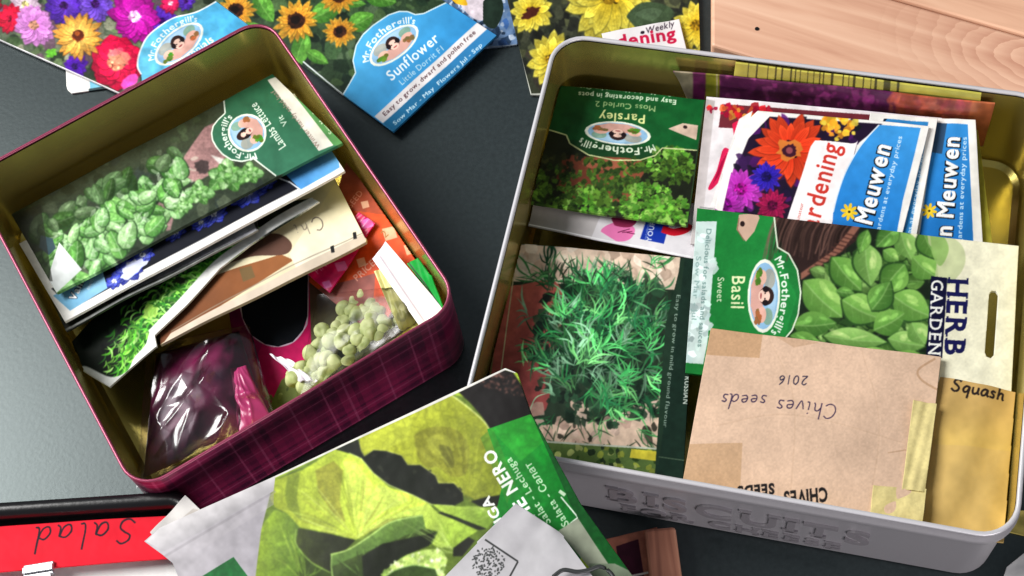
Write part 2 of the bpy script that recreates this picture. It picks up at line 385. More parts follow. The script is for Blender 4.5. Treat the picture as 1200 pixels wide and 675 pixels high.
    def hand(s, txt, x, y, d, em, col, wd=1.4, shear=.12, track=0.0):
        d = np.array(d, float); d /= np.linalg.norm(d); u = np.array([d[1], -d[0]]); X = 0.0
        for ch in txt:
            adv, strokes = HAND[ch]; jy = s.r.uniform(-.03, .03)
            for st in strokes:
                p = catmull(st, 5) if len(st) > 2 else np.asarray(st, float)
                q = np.array([x, y])+np.outer(p[:, 0]+X+p[:, 1]*shear, d)*em+np.outer(p[:, 1]+jy, u)*em
                for i in range(len(q)-1):
                    w_ = wd*s.r.uniform(.85, 1.1); t = q[i+1]-q[i]; t = t/(np.linalg.norm(t)+1e-9)*wd*.25
                    s.line([q[i]-t, q[i+1]+t], w_, col, .92)
            X += adv+.06+track
    def emblem(s, cx, cy, d, rx, ry, rim=(235, 238, 225)):
        d = np.array(d, float); d /= np.linalg.norm(d); u = np.array([d[1], -d[0]]); rot = math.atan2(d[1], d[0])
        L = lambda x, y: np.array([cx, cy])+d*x*rx+u*y*ry
        e = lambda x, y, a, b, col, al=1.0, w=.0: s.ell(*L(x, y), a*rx, b*ry, rot, col, al, wob=w)
        e(0, 0, 1.08, 1.12, rim); e(0, 0, .98, .98, (150, 190, 220)); e(0, .55, .7, .3, (176, 208, 230), .8)
        e(-.5, .35, .3, .4, (178, 150, 110), .5); e(.6, .3, .25, .35, (120, 150, 90), .5)
        s.poly([L(-.75, -.55), L(-.5, .05), L(-.2, -.1), L(.2, -.1), L(.5, .1), L(.8, -.5), L(.3, -.9), L(-.3, -.9)], (214, 170, 158))
        e(-.55, -.15, .22, .3, (232, 190, 172)); e(.55, -.1, .24, .3, (226, 180, 165))
        e(0, .18, .27, .52, (60, 42, 40)); e(0, .02, .2, .4, (238, 204, 188))
        e(-.2, .12, .09, .22, (40, 30, 34)); e(.2, .12, .09, .22, (40, 30, 34))
        e(-.08, .08, .03, .05, (40, 30, 34)); e(.08, .08, .03, .05, (40, 30, 34)); e(0, -.2, .09, .06, (170, 90, 90))
        for _ in range(10): e(s.r.uniform(-.8, -.4), s.r.uniform(-.5, -.2), .1, .14, (70+s.r.randint(0, 50), 110+s.r.randint(0, 50), 50), 1, .2)
        for _ in range(8): e(s.r.uniform(.4, .75), s.r.uniform(-.5, -.2), .1, .14, (s.r.randint(120, 200), 110, 70), 1, .2)
    def soft(s, n=2, amp=0.0):
        """printing softness: a few passes of a small blur, then fine grain"""
        for _ in range(n):
            p = np.pad(s.a, ((1, 1), (0, 0), (0, 0)), 'edge'); s.a = (p[:-2]+2*p[1:-1]+p[2:])*.25
            p = np.pad(s.a, ((0, 0), (1, 1), (0, 0)), 'edge'); s.a = (p[:, :-2]+2*p[:, 1:-1]+p[:, 2:])*.25
        if amp: s.noise(amp, 2.2, 2)
    def fbm(s, sc, oct=3):
        H, Wd = s.h, s.w; out = np.zeros((H, Wd), np.float32); amp = 1.0; tot = 0
        for o in range(oct):
            step = max(sc*s.K/(2**o), 1.0); gh, gw = int(H/step)+3, int(Wd/step)+3
            g = s.rng.random((gh, gw)).astype(np.float32)
            y = np.arange(H)/step; x = np.arange(Wd)/step; yi, xi = y.astype(int), x.astype(int)
            fy = (y-yi)[:, None]; fx = (x-xi)[None, :]; fy = fy*fy*(3-2*fy); fx = fx*fx*(3-2*fx)
            v = (g[yi][:, xi]*(1-fy)+g[yi+1][:, xi]*fy)*(1-fx)+(g[yi][:, xi+1]*(1-fy)+g[yi+1][:, xi+1]*fy)*fx
            out += v*amp; tot += amp; amp *= .5
        return out/tot
    def noise(s, amp, sc, oct=3): s.a *= (1+amp*2*(s.fbm(sc, oct)-.5))[..., None]
    def mottle(s, pts, cols, n, r0, r1, wob=.25, al=.85):
        """many small blotches inside a polygon"""
        P = np.asarray(pts, float); x0, y0 = P.min(0); x1, y1 = P.max(0)
        for _ in range(n):
            x, y = s.r.uniform(x0, x1), s.r.uniform(y0, y1)
            if not inside(x, y, P): continue
            r = s.r.uniform(r0, r1); c = cols[s.r.randrange(len(cols))]; v = s.r.uniform(.8, 1.15)
            s.ell(x, y, r, r*s.r.uniform(.5, 1), s.r.uniform(0, 3), np.array(c)*v, al, wob=wob, n=9)
    def sample(s, px, py):
        X = np.clip((px-s.x0)*s.K-.5, 0, s.w-1.001); Y = np.clip((py-s.y0)*s.K-.5, 0, s.h-1.001)
        xi, yi = X.astype(int), Y.astype(int); fx, fy = (X-xi)[..., None], (Y-yi)[..., None]
        a = s.a
        return (a[yi, xi]*(1-fx)+a[yi, xi+1]*fx)*(1-fy)+(a[yi+1, xi]*(1-fx)+a[yi+1, xi+1]*fx)*fy
def inside(x, y, P):
    c = False; j = len(P)-1
    for i in range(len(P)):
        if (P[i][1] > y) != (P[j][1] > y) and x < (P[j][0]-P[i][0])*(y-P[i][1])/(P[j][1]-P[i][1])+P[i][0]: c = not c
        j = i
    return c
def inside_np(x, y, P):
    c = np.zeros(x.shape, bool); j = len(P)-1
    for i in range(len(P)):
        if P[i][1] != P[j][1]:
            c ^= ((P[i][1] > y) != (P[j][1] > y)) & (x < (P[j][0]-P[i][0])*(y-P[i][1])/(P[j][1]-P[i][1])+P[i][0])
        j = i
    return c

# ------------------------------------------------------------------ a printed sheet or packet lying at measured heights
TIN = None      # the tin whose inside walls the next sheets stop at
def sheet(name, corners, art, mat, thick=0.0012, bend=None, bulge=0.0, wrinkle=0.0003, res=1.35, cut=None, hole=None, seed=0, parent=None):
    """corners TL,TR,BR,BL each (px,py,z) -> world points; the sheet is a grid over them, its print carried as vertex colour"""
    Q = np.array([at(*c) for c in corners]); q2 = np.array([c[:2] for c in corners], float)
    nu = int(max(np.linalg.norm(q2[1]-q2[0]), np.linalg.norm(q2[2]-q2[3]))*res)+2
    nv = int(max(np.linalg.norm(q2[3]-q2[0]), np.linalg.norm(q2[2]-q2[1]))*res)+2
    if isinstance(art, (tuple, list)): nu, nv = max(nu//4, 8), max(nv//4, 8)
    if cut is not None and isinstance(art, (tuple, list)): nu, nv = nu*4, nv*4
    s = np.linspace(0, 1, nu); t = np.linspace(0, 1, nv); Sg, Tg = np.meshgrid(s, t)
    B = lambda s_, t_: (Q[0]*((1-s_)*(1-t_))[..., None]+Q[1]*(s_*(1-t_))[..., None]+Q[2]*(s_*t_)[..., None]+Q[3]*((1-s_)*t_)[..., None])
    P = B(Sg, Tg)
    n = np.cross(Q[1]-Q[3], Q[0]-Q[2]); n /= np.linalg.norm(n)
    if n[2] < 0: n = -n
    px = CXP+F_PX*((P-CO)@CR)/((P-CO)@CW); py = CYP-F_PX*((P-CO)@CU)/((P-CO)@CW)
    rg = random.Random(seed+len(name)); ph = [rg.uniform(0, 6.28) for _ in range(6)]
    off = bulge*np.sin(math.pi*Sg)*np.sin(math.pi*Tg)
    off += wrinkle*(np.sin(5*Sg+3*Tg+ph[0])+.7*np.sin(9*Tg-4*Sg+ph[1])+.5*np.sin(14*Sg+6*Tg+ph[2]))
    if bend: off = off+bend(Sg, Tg)
    P = P+off[..., None]*n
    o0 = P.reshape(-1, 3).mean(0)
    V = (P-o0).reshape(-1, 3)
    if isinstance(art, (tuple, list)): C_ = np.tile(lin(art), (nu*nv, 1))
    else: C_ = lin(255*(np.clip(art.sample(px.ravel(), py.ravel()), 0, 255)/255)**1.14)   # dot gain of the printing ink
    idx = np.arange(nu*nv).reshape(nv, nu)
    Fq = np.stack([idx[1:, :-1], idx[1:, 1:], idx[:-1, 1:], idx[:-1, :-1]], -1).reshape(-1, 4)
    if TIN is not None:
        tx, ty, ta, tw, td = TIN; ca, sa = math.cos(ta), math.sin(ta)
        G = (V+o0)[Fq].mean(1); lx = (G[:, 0]-tx)*ca+(G[:, 1]-ty)*sa; ly = -(G[:, 0]-tx)*sa+(G[:, 1]-ty)*ca
        Fq = Fq[(np.abs(lx) < tw/2-.0026) & (np.abs(ly) < td/2-.0026)]
    if cut is not None or hole is not None:
        fx = px.ravel()[Fq].mean(1); fy = py.ravel()[Fq].mean(1); keep = np.ones(len(Fq), bool)
        if cut is not None: keep &= inside_np(fx, fy, cut)
        if hole is not None: keep &= ~inside_np(fx, fy, hole)
        Fq = Fq[keep]
        # snap the border to the outline so that it does not step
    # rim faces down to the sheet's thickness
    e = np.concatenate([Fq[:, [0, 1]], Fq[:, [1, 2]], Fq[:, [2, 3]], Fq[:, [3, 0]]])
    key = np.sort(e, 1).astype(np.int64); kk = key[:, 0]*(nu*nv)+key[:, 1]
    _, first, cnt = np.unique(kk, return_index=True, return_counts=True)
    be = e[first[cnt == 1]]
    if cut is not None or hole is not None:
        outl = [np.asarray(x, float) for x in (cut, hole) if x is not None]
        bv = np.unique(be); step = 1.3/res if not isinstance(art, (tuple, list)) else 1.3/res
        for v in bv:
            p = np.array([px.ravel()[v], py.ravel()[v]]); best = None
            for O in outl:
                for i in range(len(O)):
                    a, b_ = O[i], O[(i+1) % len(O)]; d = b_-a; tt = np.clip(((p-a)@d)/(d@d+1e-9), 0, 1); q = a+d*tt; L = np.linalg.norm(q-p)
                    if best is None or L < best[0]: best = (L, q)
            if best[0] < 1.5*step:
                # move along the sheet by the same photo offset, at the vertex's own height
                w0 = V[v]+o0; dz = w0[2]; a0 = at(p[0], p[1], dz); a1 = at(best[1][0], best[1][1], dz); V[v] = V[v]+(a1-a0)
    rmap = {}; bvx = np.unique(be); nb = len(bvx); base = nu*nv
    inv = np.full(nu*nv, -1); inv[bvx] = np.arange(nb)+base
    V2 = V[bvx]-n*thick; C2 = C_[bvx]
    sk = np.stack([be[:, 1], be[:, 0], inv[be[:, 0]], inv[be[:, 1]]], -1)
    V = np.vstack([V, V2]); C_ = np.vstack([C_, C2]); F_ = np.vstack([Fq, sk])
    used = np.unique(F_); rem = np.full(len(V), -1); rem[used] = np.arange(len(used)); V = V[used]; C_ = C_[used]; F_ = rem[F_]
    me = bpy.data.meshes.new(name)
    me.vertices.add(len(V)); me.vertices.foreach_set('co', V.astype(np.float32).ravel())
    me.loops.add(F_.size); me.loops.foreach_set('vertex_index', F_.astype(np.int32).ravel())
    me.polygons.add(len(F_)); me.polygons.foreach_set('loop_start', np.arange(0, F_.size, 4, dtype=np.int32))
    me.polygons.foreach_set('use_smooth', np.r_[np.ones(len(Fq), bool), np.zeros(len(sk), bool)])
    me.update(calc_edges=True)
    at_ = me.color_attributes.new('Col', 'FLOAT_COLOR', 'POINT')
    at_.data.foreach_set('color', np.c_[C_, np.ones(len(C_))].astype(np.float32).ravel())
    me.materials.append(M[mat] if isinstance(mat, str) else mat)
    o = bpy.data.objects.new(name, me); COL.objects.link(o); o.location = o0
    if parent:
        o.location = Vector(o0)-parent.location; o.parent = parent
    return o

# ------------------------------------------------------------------ the setting: tabletop
tb = mesh_obj('tabletop', [(-3, -3, 0), (3, -3, 0), (3, 3, 0), (-3, 3, 0)], [(0, 1, 2, 3)], M['table']); tag(tb, kind='structure')

# ------------------------------------------------------------------ the two biscuit tins
def rloop(Wd, D, r, inset, n=8):
    a, b, rr = Wd/2-inset, D/2-inset, max(r-inset, 0.0015); out = []
    for cx, cy, a0 in ((a-rr, b-rr, 0), (-a+rr, b-rr, 90), (-a+rr, -b+rr, 180), (a-rr, -b+rr, 270)):
        for k in range(n+1):
            t = math.radians(a0+90*k/n); out.append((cx+rr*math.cos(t), cy+rr*math.sin(t)))
    return out
def sweep(name, Wd, D, r, prof, mat, parent, cap=None, closed=False, flip=False, uv=False):
    V, Fc = [], []
    loops = [[(x, y, z) for x, y in rloop(Wd, D, r, i)] for i, z in prof]; N = len(loops[0])
    for l in loops: V += l
    m = len(loops)
    for k in range(m if closed else m-1):
        k2 = (k+1) % m
        for i in range(N):
            j = (i+1) % N; f = (k*N+i, k*N+j, k2*N+j, k2*N+i); Fc.append(f[::-1] if flip else f)
    if cap is not None: Fc.append(tuple(range(cap*N, cap*N+N))[::1])
    o = mesh_obj(name, V, Fc, mat, parent, smooth=True)
    if cap is not None: o.data.polygons[len(Fc)-1].use_smooth = False; o.modifiers.new('edges', 'EDGE_SPLIT')
    if uv:
        me = o.data; ul = me.uv_layers.new(name='UVMap'); L = [0.0]
        lp = loops[0]
        for i in range(N): L.append(L[-1]+math.dist(lp[i], lp[(i+1) % N]))
        for p in me.polygons:
            for li in p.loop_indices:
                vi = me.loops[li].vertex_index; i = vi % N; u = L[i]
                if i == 0 and any(me.vertices[me.loops[q].vertex_index].index % N == N-1 for q in p.loop_indices): u = L[N]
                ul.data[li].uv = (u, me.vertices[vi].co.z)
    return o
def tube_prof(inset, z, r, n=8): return [(inset-r*math.cos(2*math.pi*k/n), z+r*math.sin(2*math.pi*k/n)) for k in range(n)]
X1, Y1, A1, W1, D1, H1 = -0.137, 0.377, 0.384, 0.166, 0.196, 0.058
X2, Y2, A2, W2, D2, H2 = 0.113, 0.306, -0.387, 0.235, 0.217, 0.062
T1 = tag(empty('biscuit_tin', (X1, Y1, 0), A1), 'maroon tartan biscuit tin with pink rolled rim, open and full of seed packets', 'tin')
sweep('body', W1, D1, .015, [(.003, .0006), (.001, .0012), (0, .003), (0, H1-.003), (.0006, H1-.0015)], M['tartan'], T1, uv=True)
sweep('lining', W1, D1, .015, [(.0012, H1-.002), (.0014, .004), (.004, .0022)], M['gold'], T1, cap=2, flip=True)
sweep('rim', W1, D1, .015, tube_prof(.0005, H1-.0007, .0008), M['maroon_rim'], T1, closed=True)
T2 = tag(empty('biscuit_tin', (X2, Y2, 0), A2), 'silver grey biscuit tin with embossed lettering on its front, open and full of seed packets', 'tin')
sweep('body', W2, D2, .016, [(.005, .0006), (.002, .0012), (.0008, .004), (.0008, H2-.014), (.0002, H2-.012), (-.0014, H2-.0105), (-.0014, H2-.006), (0, H2-.0045), (0, H2-.002)], M['silver'], T2)
sweep('lining', W2, D2, .016, [(.0016, H2-.002), (.002, .004), (.005, .0022)], M['gold'], T2, cap=2, flip=True)
sweep('rim', W2, D2, .016, tube_prof(.0004, H2-.001, .0011), M['silver_rim'], T2, closed=True)
def relief(name, txt, x0, x1, z0, z1, y, depth, mat, parent):
    """raised slab lettering standing on the tin's front wall"""
    V, Fc = [], []; x = 0.0; items = []
    for ch in txt:
        cu = bpy.data.curves.new('t', 'FONT'); cu.body = ch; cu.size = 1; cu.offset = .022; cu.resolution_u = 4
        ob = bpy.data.objects.new('t', cu); me = ob.to_mesh()
        vv = [tuple(v.co[:2]) for v in me.vertices]; ff = [tuple(p.vertices) for p in me.polygons]; ob.to_mesh_clear(); bpy.data.objects.remove(ob); bpy.data.curves.remove(cu)
        items.append((x, ch, vv, ff)); x += (max(v[0] for v in vv)+.14) if vv else .35
    sx = (x1-x0)/x; sz = (z1-z0)/.73
    def slab(polys):
        for pv, pf in polys:
            b = len(V); n = len(pv)
            V.extend([(x0+px*sx, y-depth, z0+py*sz) for px, py in pv]); V.extend([(x0+px*sx, y+.0004, z0+py*sz) for px, py in pv])
            cnt = {}
            for f in pf:
                Fc.append(tuple(b+i for i in f))
                for i in range(len(f)): e = (f[i], f[(i+1) % len(f)]); cnt[tuple(sorted(e))] = cnt.get(tuple(sorted(e)), [0, e]); cnt[tuple(sorted(e))][0] += 1
            for c, e in cnt.values():
                if c == 1: Fc.append((b+e[1], b+e[0], b+n+e[0], b+n+e[1]))
    for X, ch, vv, ff in items:
        if not vv: continue
        slab([([(X+a, b_) for a, b_ in vv], ff)])
        xs = [a for a, _ in vv]; xl, xr = min(xs), max(xs); k = SERIF.get(ch, '')
        rects = []
        if 't' in k: rects.append((xl-.06, .64, xl+.16, .735))
        if 'b' in k: rects.append((xl-.06, -.005, xl+.16, .09))
        if 'T' in k and ch != 'I': rects.append((xr-.16, .64, xr+.06, .735))
        if 'B' in k and ch != 'I': rects.append((xr-.14, -.005, xr+.06, .09))
        if ch == 'I': rects += [(xl-.07, .64, xr+.07, .735), (xl-.07, -.005, xr+.07, .09)]
        if k == 'M': rects.append(((xl+xr)/2-.14, -.005, (xl+xr)/2+.14, .09))
        for a, b_, c, d in rects:
            slab([([(X+a, b_), (X+c, b_), (X+c, d), (X+a, d)], [(0, 1, 2, 3)])])
    return mesh_obj(name, V, Fc, mat, parent)
yf = -D2/2+.0008
relief('lettering', 'BISCUITS', -.052, .066, .0215, .0375, yf, .0011, M['shaded_silver'], T2)
relief('lettering', 'FOR CHEESE', -.046, .054, .0085, .0165, yf, .0009, M['shaded_silver'], T2)

WHITE = (240, 238, 234)
# ------------------------------------------------------------------ wooden board behind the silver tin
def box(name, pts, z0, z1, mat, parent=None):
    n = len(pts); V = [(*p, z0) for p in pts]+[(*p, z1) for p in pts]
    Fc = [tuple(range(n))[::-1], tuple(range(n, 2*n))]+[(i, (i+1) % n, n+(i+1) % n, n+i) for i in range(n)]
    o = mesh_obj(name, V, Fc, mat, parent)
    bv = o.modifiers.new('bevel', 'BEVEL'); bv.width = min(.0015, (z1-z0)*.3); bv.segments = 2
    return o
pA = at(834, 0, .018)[:2]; pB = at(834, 66, .018)[:2]; ax = at(1200, 42, .018)[:2]-at(1052, 0, .018)[:2]; ax = ax/np.linalg.norm(ax); ay = np.array([-ax[1], ax[0]])
WB = tag(empty('wooden_board', (*pB, 0), math.atan2(ax[1], ax[0])), 'pale pinkish pine board of two planks with a dark knot, behind the silver tin', 'board')
def to_board(p): d = np.asarray(p)[:2]-pB; return np.array([d@ax, d@ay])
seam = to_board(at(1052, 0, .018))[1]; el = to_board(pA)
M['pine'] = wood_mat('pine_front_plank', (210, 156, 128), (228, 178, 148), (240, 194, 164), tuple(to_board(at(1222, 72, .018))))
M['pine_back'] = wood_mat('pine_back_plank', (212, 160, 130), (232, 182, 150), (244, 198, 166))
M['end_grain'] = wood_mat('pine_end', (150, 96, 84), (176, 118, 102), (190, 130, 112))
sl = el[0]/el[1]
tc = [np.array([X2+math.cos(A2)*dx*W2/2-math.sin(A2)*D2/2, Y2+math.sin(A2)*dx*W2/2+math.cos(A2)*D2/2]) for dx in (-1, 1)]
lo = max(to_board(p)[1] for p in tc)+.003
def plank(name, y0, y1, mat):
    return box(name, [(sl*y0, y0), (.62, y0), (.62, y1), (sl*y1, y1)], .001, .018, mat, WB)
plank('plank', lo, seam-.0006, M['pine']); plank('plank', seam+.0006, seam+.12, M['pine_back'])
nk = to_board(at(887, 34, .018)); 
def disc(name, cx, cy, r, z0, z1, mat, parent):
    pts = [(cx+r*math.cos(a), cy+r*math.sin(a)) for a in np.linspace(0, 2*math.pi, 14, endpoint=False)]
    V = [(*p, z0) for p in pts]+[(*p, z1) for p in pts]; n = 14
    return mesh_obj(name, V, [tuple(range(n, 2*n))]+[(i, (i+1) % n, n+(i+1) % n, n+i) for i in range(n)], mat, parent)
disc('nail_head', nk[0], nk[1], .0011, .0175, .0184, M['black_plastic'], WB)

# ------------------------------------------------------------------ loose packets on the table behind the tins
def petals_bg(a, cols, n, pts, r0, r1): a.mottle(pts, cols, n, r0, r1)
# pink and purple mixed flowers, top left
a = Art(-140, -130, 330, 125, (92, 104, 84), 3)
allp = [(-140, -130), (330, -130), (330, 125), (-140, 125)]
a.mottle(allp, [(70, 96, 58), (110, 130, 90), (46, 60, 44), (150, 150, 130), (120, 90, 110)], 900, 3, 11)
for x, y, r, n, c0, c1, cc in ((-60, -40, 34, 14, (230, 120, 190), (200, 60, 150), (220, 180, 60)), (40, -60, 32, 16, (250, 150, 60), (220, 80, 40), (90, 40, 20)), (-20, 10, 26, 12, (220, 40, 60), (170, 10, 50), (120, 30, 40)),
        (150, -60, 40, 14, (190, 60, 200), (120, 20, 160), (240, 200, 80)), (30, 6, 20, 14, (236, 220, 226), (220, 190, 214), (190, 180, 120)), (12, 22, 19, 12, (240, 30, 80), (214, 10, 60), (150, 10, 50)), (40, 30, 27, 20, (214, 130, 214), (232, 160, 228), (150, 110, 90)),
        (76, 8, 25, 16, (126, 80, 214), (90, 40, 180), (60, 20, 90)), (112, 6, 24, 16, (110, 70, 200), (140, 100, 222), (60, 20, 90)), (190, 25, 20, 12, (94, 40, 190), (120, 70, 214), (40, 10, 80)),
        (88, 78, 17, 10, (80, 20, 170), (110, 40, 200), (40, 10, 80)), (158, 20, 34, 18, (226, 60, 200), (200, 20, 170), (236, 170, 220)), (200, 4, 14, 12, (240, 60, 120), (230, 30, 100), (250, 180, 190)), (218, 2, 12, 10, (110, 60, 190), (90, 50, 180), (60, 20, 90))):
    a.flower(x, y, r, n, c0, c1, cc, .2, .9, a.r.uniform(0, 3), .3)
a.flower(137, 74, 34, 9, (240, 40, 100), (224, 16, 76), (226, 140, 110), .3, .95, .2, .55); a.ell(140, 68, 14, 9, .5, (232, 160, 130), .8, wob=.2); a.ell(137, 62, 9, 4, -.4, (240, 120, 140), .6)
a.flower(92, 43, 32, 19, (252, 232, 130), (246, 166, 66), (140, 60, 24), .2, .92, .1, .17); a.ell(92, 42, 7, 6, 0, (96, 40, 20), wob=.1); a.ell(91, 40, 3, 3, 0, (170, 90, 40))
a.ell(152, 96, 12, 6, -.6, (244, 90, 190), wob=.15); a.ell(60, 62, 6, 5, 0, (110, 190, 60), wob=.3)
a.soft(2, .14)
lb = [(166, 88), (162, 80), (162.5, 70), (166, 58), (174, 43), (189, 30), (204, 21), (220, 17), (234, 12.5), (256, 0), (276, -14), (350, 25), (220, 130), (168, 112)]
a.poly(lb, (112, 196, 226), 1, (84, 176, 220), (170, 80), (280, 10)); a.line(lb[:11], 1.6, (234, 240, 240), 1, True)
a.emblem(210, 52, (.76, -.65), 32, 15); a.arc_text("Mr.Fothergill's", 210, 52, (.76, -.65), 35, 18, 168, 20, 10, (240, 246, 246))
a.text('Perennials', 205, 84, (.79, -.61), 13, (240, 246, 246), .01)
a.line([(-140, -16), (166, 121)], 1.6, (232, 230, 232))
a.noise(.18, 10)
o = sheet('seed_packet', [(25, -123, .0035), (325, 12, .0035), (165, 121, .004), (-135, -14, .004)], a, 'gloss', .0012, bulge=.0012, seed=3)
tag(o, 'packet of mixed pink, purple and orange blooms with pale blue label, behind the maroon tin', 'seed packet', 'loose seed packets on the table')
a = Art(60, 50, 150, 120, (236, 234, 230), 4); a.poly([(104, 50), (150, 50), (150, 120), (106, 120)], (130, 196, 218)); a.poly([(104, 104), (150, 98), (150, 120), (104, 120)], (60, 80, 84)); a.noise(.05, 14)
rc = [(77, 70), (77.5, 100), (79, 105), (84, 109.5), (104, 106.5), (148, 101), (150, 60), (77, 60)]
o = sheet('seed_packet', [(72, 58, .0012), (150, 58, .0012), (150, 101, .0012), (72, 112, .0012)], a, 'matte', .0009, cut=rc)
tag(o, 'white rounded paper corner with a light blue band peeping out under the pink flower packet', 'seed packet', 'loose seed packets on the table')

# bluish packet between the two sunflower packets
a = Art(490, -60, 620, 70, (110, 136, 170), 5)
a.mottle([(490, -60), (620, -60), (620, 70), (490, 70)], [(196, 208, 224), (60, 96, 150), (40, 60, 84), (150, 176, 206), (90, 120, 160)], 420, 2, 7)
a.curve([(540, -8), (566, -14), (572, 6), (566, 24), (552, 20), (540, 6)], (226, 214, 222), 1, None); a.curve([(566, 2), (584, -6), (590, 12), (580, 34), (566, 26)], (40, 56, 46)); a.curve([(524, -6), (538, -10), (548, 6), (534, 4)], (236, 190, 50))
a.line([(606, 52), (556, 57)], 1.2, (150, 160, 170)); a.noise(.2, 7)
o = sheet('seed_packet', [(500, -50, .0012), (588, -50, .0012), (607, 52, .0014), (520, 62, .0014)], a, 'gloss', .001)
tag(o, 'blurry blue and white flower packet wedged between the sunflower packet and the yellow flower packet', 'seed packet', 'loose seed packets on the table')

# sunflower packet with blue label
a = Art(215, -120, 600, 165, (54, 74, 52), 6)
a.mottle([(215, -120), (600, -120), (600, 165), (215, 165)], [(40, 60, 44), (66, 92, 60), (80, 104, 66), (30, 44, 36), (92, 112, 84)], 900, 3, 12)
for x, y, L, w_, r in ((424, 27, 34, 22, -.5), (352, 60, 44, 22, 1.9), (385, 14, 46, 24, -.5), (340, 72, 30, 18, .4), (446, -2, 40, 24, .3), (310, 10, 40, 22, 1), (372, 68, 30, 14, .5), (410, 5, 40, 14, .1), (300, 40, 40, 22, .6)):
    a.leaf(x, y, L, w_, r, (110, 170, 70), (70, 130, 50), (150, 196, 110))
for x, y, r in ((348, 26, 29), (399, 39, 21), (398, -2, 24), (450, -30, 28), (310, -40, 30), (276, 12, 26)):
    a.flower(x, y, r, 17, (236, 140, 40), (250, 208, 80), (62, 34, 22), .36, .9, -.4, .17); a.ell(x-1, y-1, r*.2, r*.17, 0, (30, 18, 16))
a.soft(2, .14)
lb = [(402, 111), (410, 98), (417, 86), (414, 72), (418, 55), (426, 43), (438, 32), (456, 19), (468, 14.5), (478, 14.5), (487, 18), (497, 16.5), (523, 3), (590, 41), (461, 160)]
a.poly(lb, (88, 178, 226), 1, (58, 146, 202), (420, 60), (520, 110)); a.line(lb[:13], 1.4, (214, 232, 236), 1, False)
a.poly([(439, 137), (449, 145), (571, 33.5), (560, 25.5)], (226, 222, 222)); 
a.poly([(449, 145), (461, 155), (583, 41), (571, 33.5)], (64, 138, 190), 1, (40, 116, 156), (580, 40), (455, 150))
a.emblem(462, 54, (.78, -.62), 32, 14); a.arc_text("Mr.Fothergill's", 462, 54, (.78, -.62), 35, 17, 170, 14, 11, (236, 246, 250), .02)
a.text('Sunflower', 459, 96, (.755, -.655), 17, (240, 248, 250), .012, fit=76)
a.text('Little Dorrit F1', 471, 101, (.755, -.655), 9.5, (190, 222, 236), .005, fit=66)
a.text('Easy to grow, dwarf and pollen free', 451, 137, (.735, -.678), 7.4, (90, 60, 66), .012, fit=146)
a.text('Sow Mar - May  Flowers Jul - Sep', 463, 147.5, (.735, -.678), 6.6, (214, 236, 244), .012, fit=140)
a.line([(402, 111), (355, 72)], 1.6, (214, 222, 220)); a.noise(.1, 16)
o = sheet('seed_packet', [(225, -21, .006), (346, -111, .006), (582, 41, .009), (461, 155, .006)], a, 'gloss', .0014, bulge=.0015, seed=8)
tag(o, 'sunflower seed packet with bright blue label end, on the dark table between the tins', 'seed packet', 'loose seed packets on the table')

# yellow daisies packet
a = Art(575, -150, 830, 150, (62, 66, 52), 9)
a.mottle([(575, -150), (830, -150), (830, 150), (575, 150)], [(50, 56, 44), (80, 84, 66), (40, 42, 38), (96, 100, 70), (70, 64, 56)], 700, 3, 12)
for x, y, r, n, b in ((623, 14, 30, 13, 1), (646, 70, 34, 14, 0), (716, -6, 62, 17, 0), (816, 30, 32, 12, 0), (760, -90, 50, 14, 0), (640, -70, 46, 14, 1), (690, 60, 24, 12, 0), (796, 70, 30, 12, 1)):
    a.flower(x, y, r, n, (226, 190, 40), (250, 240, 110), (150, 120, 30) if not b else (80, 40, 24), .2, .85, a.r.uniform(0, 3), .26)
a.ell(622, 16, 12, 5, -.55, (84, 40, 30), wob=.2); a.curve([(734, 20), (752, 4), (778, 6), (790, 18), (770, 34), (744, 32)], (74, 92, 66)); a.curve([(744, 18), (760, 10), (776, 14), (762, 26)], (92, 112, 84))
a.soft(2, .12)
a.line([(590, -5), (622, 111), (640, 110)], 2, (206, 208, 198)); a.noise(.12, 8)
o = sheet('seed_packet', [(560, -140, .002), (815, -140, .002), (822, 112, .003), (622, 111, .002)], a, 'gloss', .0012, bulge=.001, seed=4)
tag(o, 'packet covered in big yellow daisies, behind the top left corner of the silver tin', 'seed packet', 'loose seed packets on the table')
# white magazine card over it
a = Art(690, 10, 815, 120, (236, 232, 232), 10)
a.text('Weekly', 757, 39.5, (.96, -.27), 10, (60, 44, 60), .01, .25); a.ell(753, 38, 2.6, 2, -.3, (50, 36, 50))
a.text('gardening', 688, 63, (.97, -.17), 21, (204, 34, 80), .03, fit=108); a.noise(.04, 14)
o = sheet('magazine_card', [(705, 39, .006), (796, 22, .006), (812, 90, .006), (722, 110, .006)], a, 'gloss', .0005, seed=2)
tag(o, 'white card printed Weekly with red lettering, sticking out behind the rim of the silver tin', 'card')

# ------------------------------------------------------------------ contents of the silver tin
GR2 = 'seed packets in the silver tin'; TIN = (X2, Y2, A2, W2, D2)
def on_back(px, py, gap=.003):
    """the height at which the photo's pixel lies just in front of the silver tin's back wall"""
    best = min(np.linspace(.01, .062, 261), key=lambda z: abs(-(at(px, py, z)[0]-X2)*math.sin(A2)+(at(px, py, z)[1]-Y2)*math.cos(A2)-(D2/2-gap)))
    return (px, py, float(best))
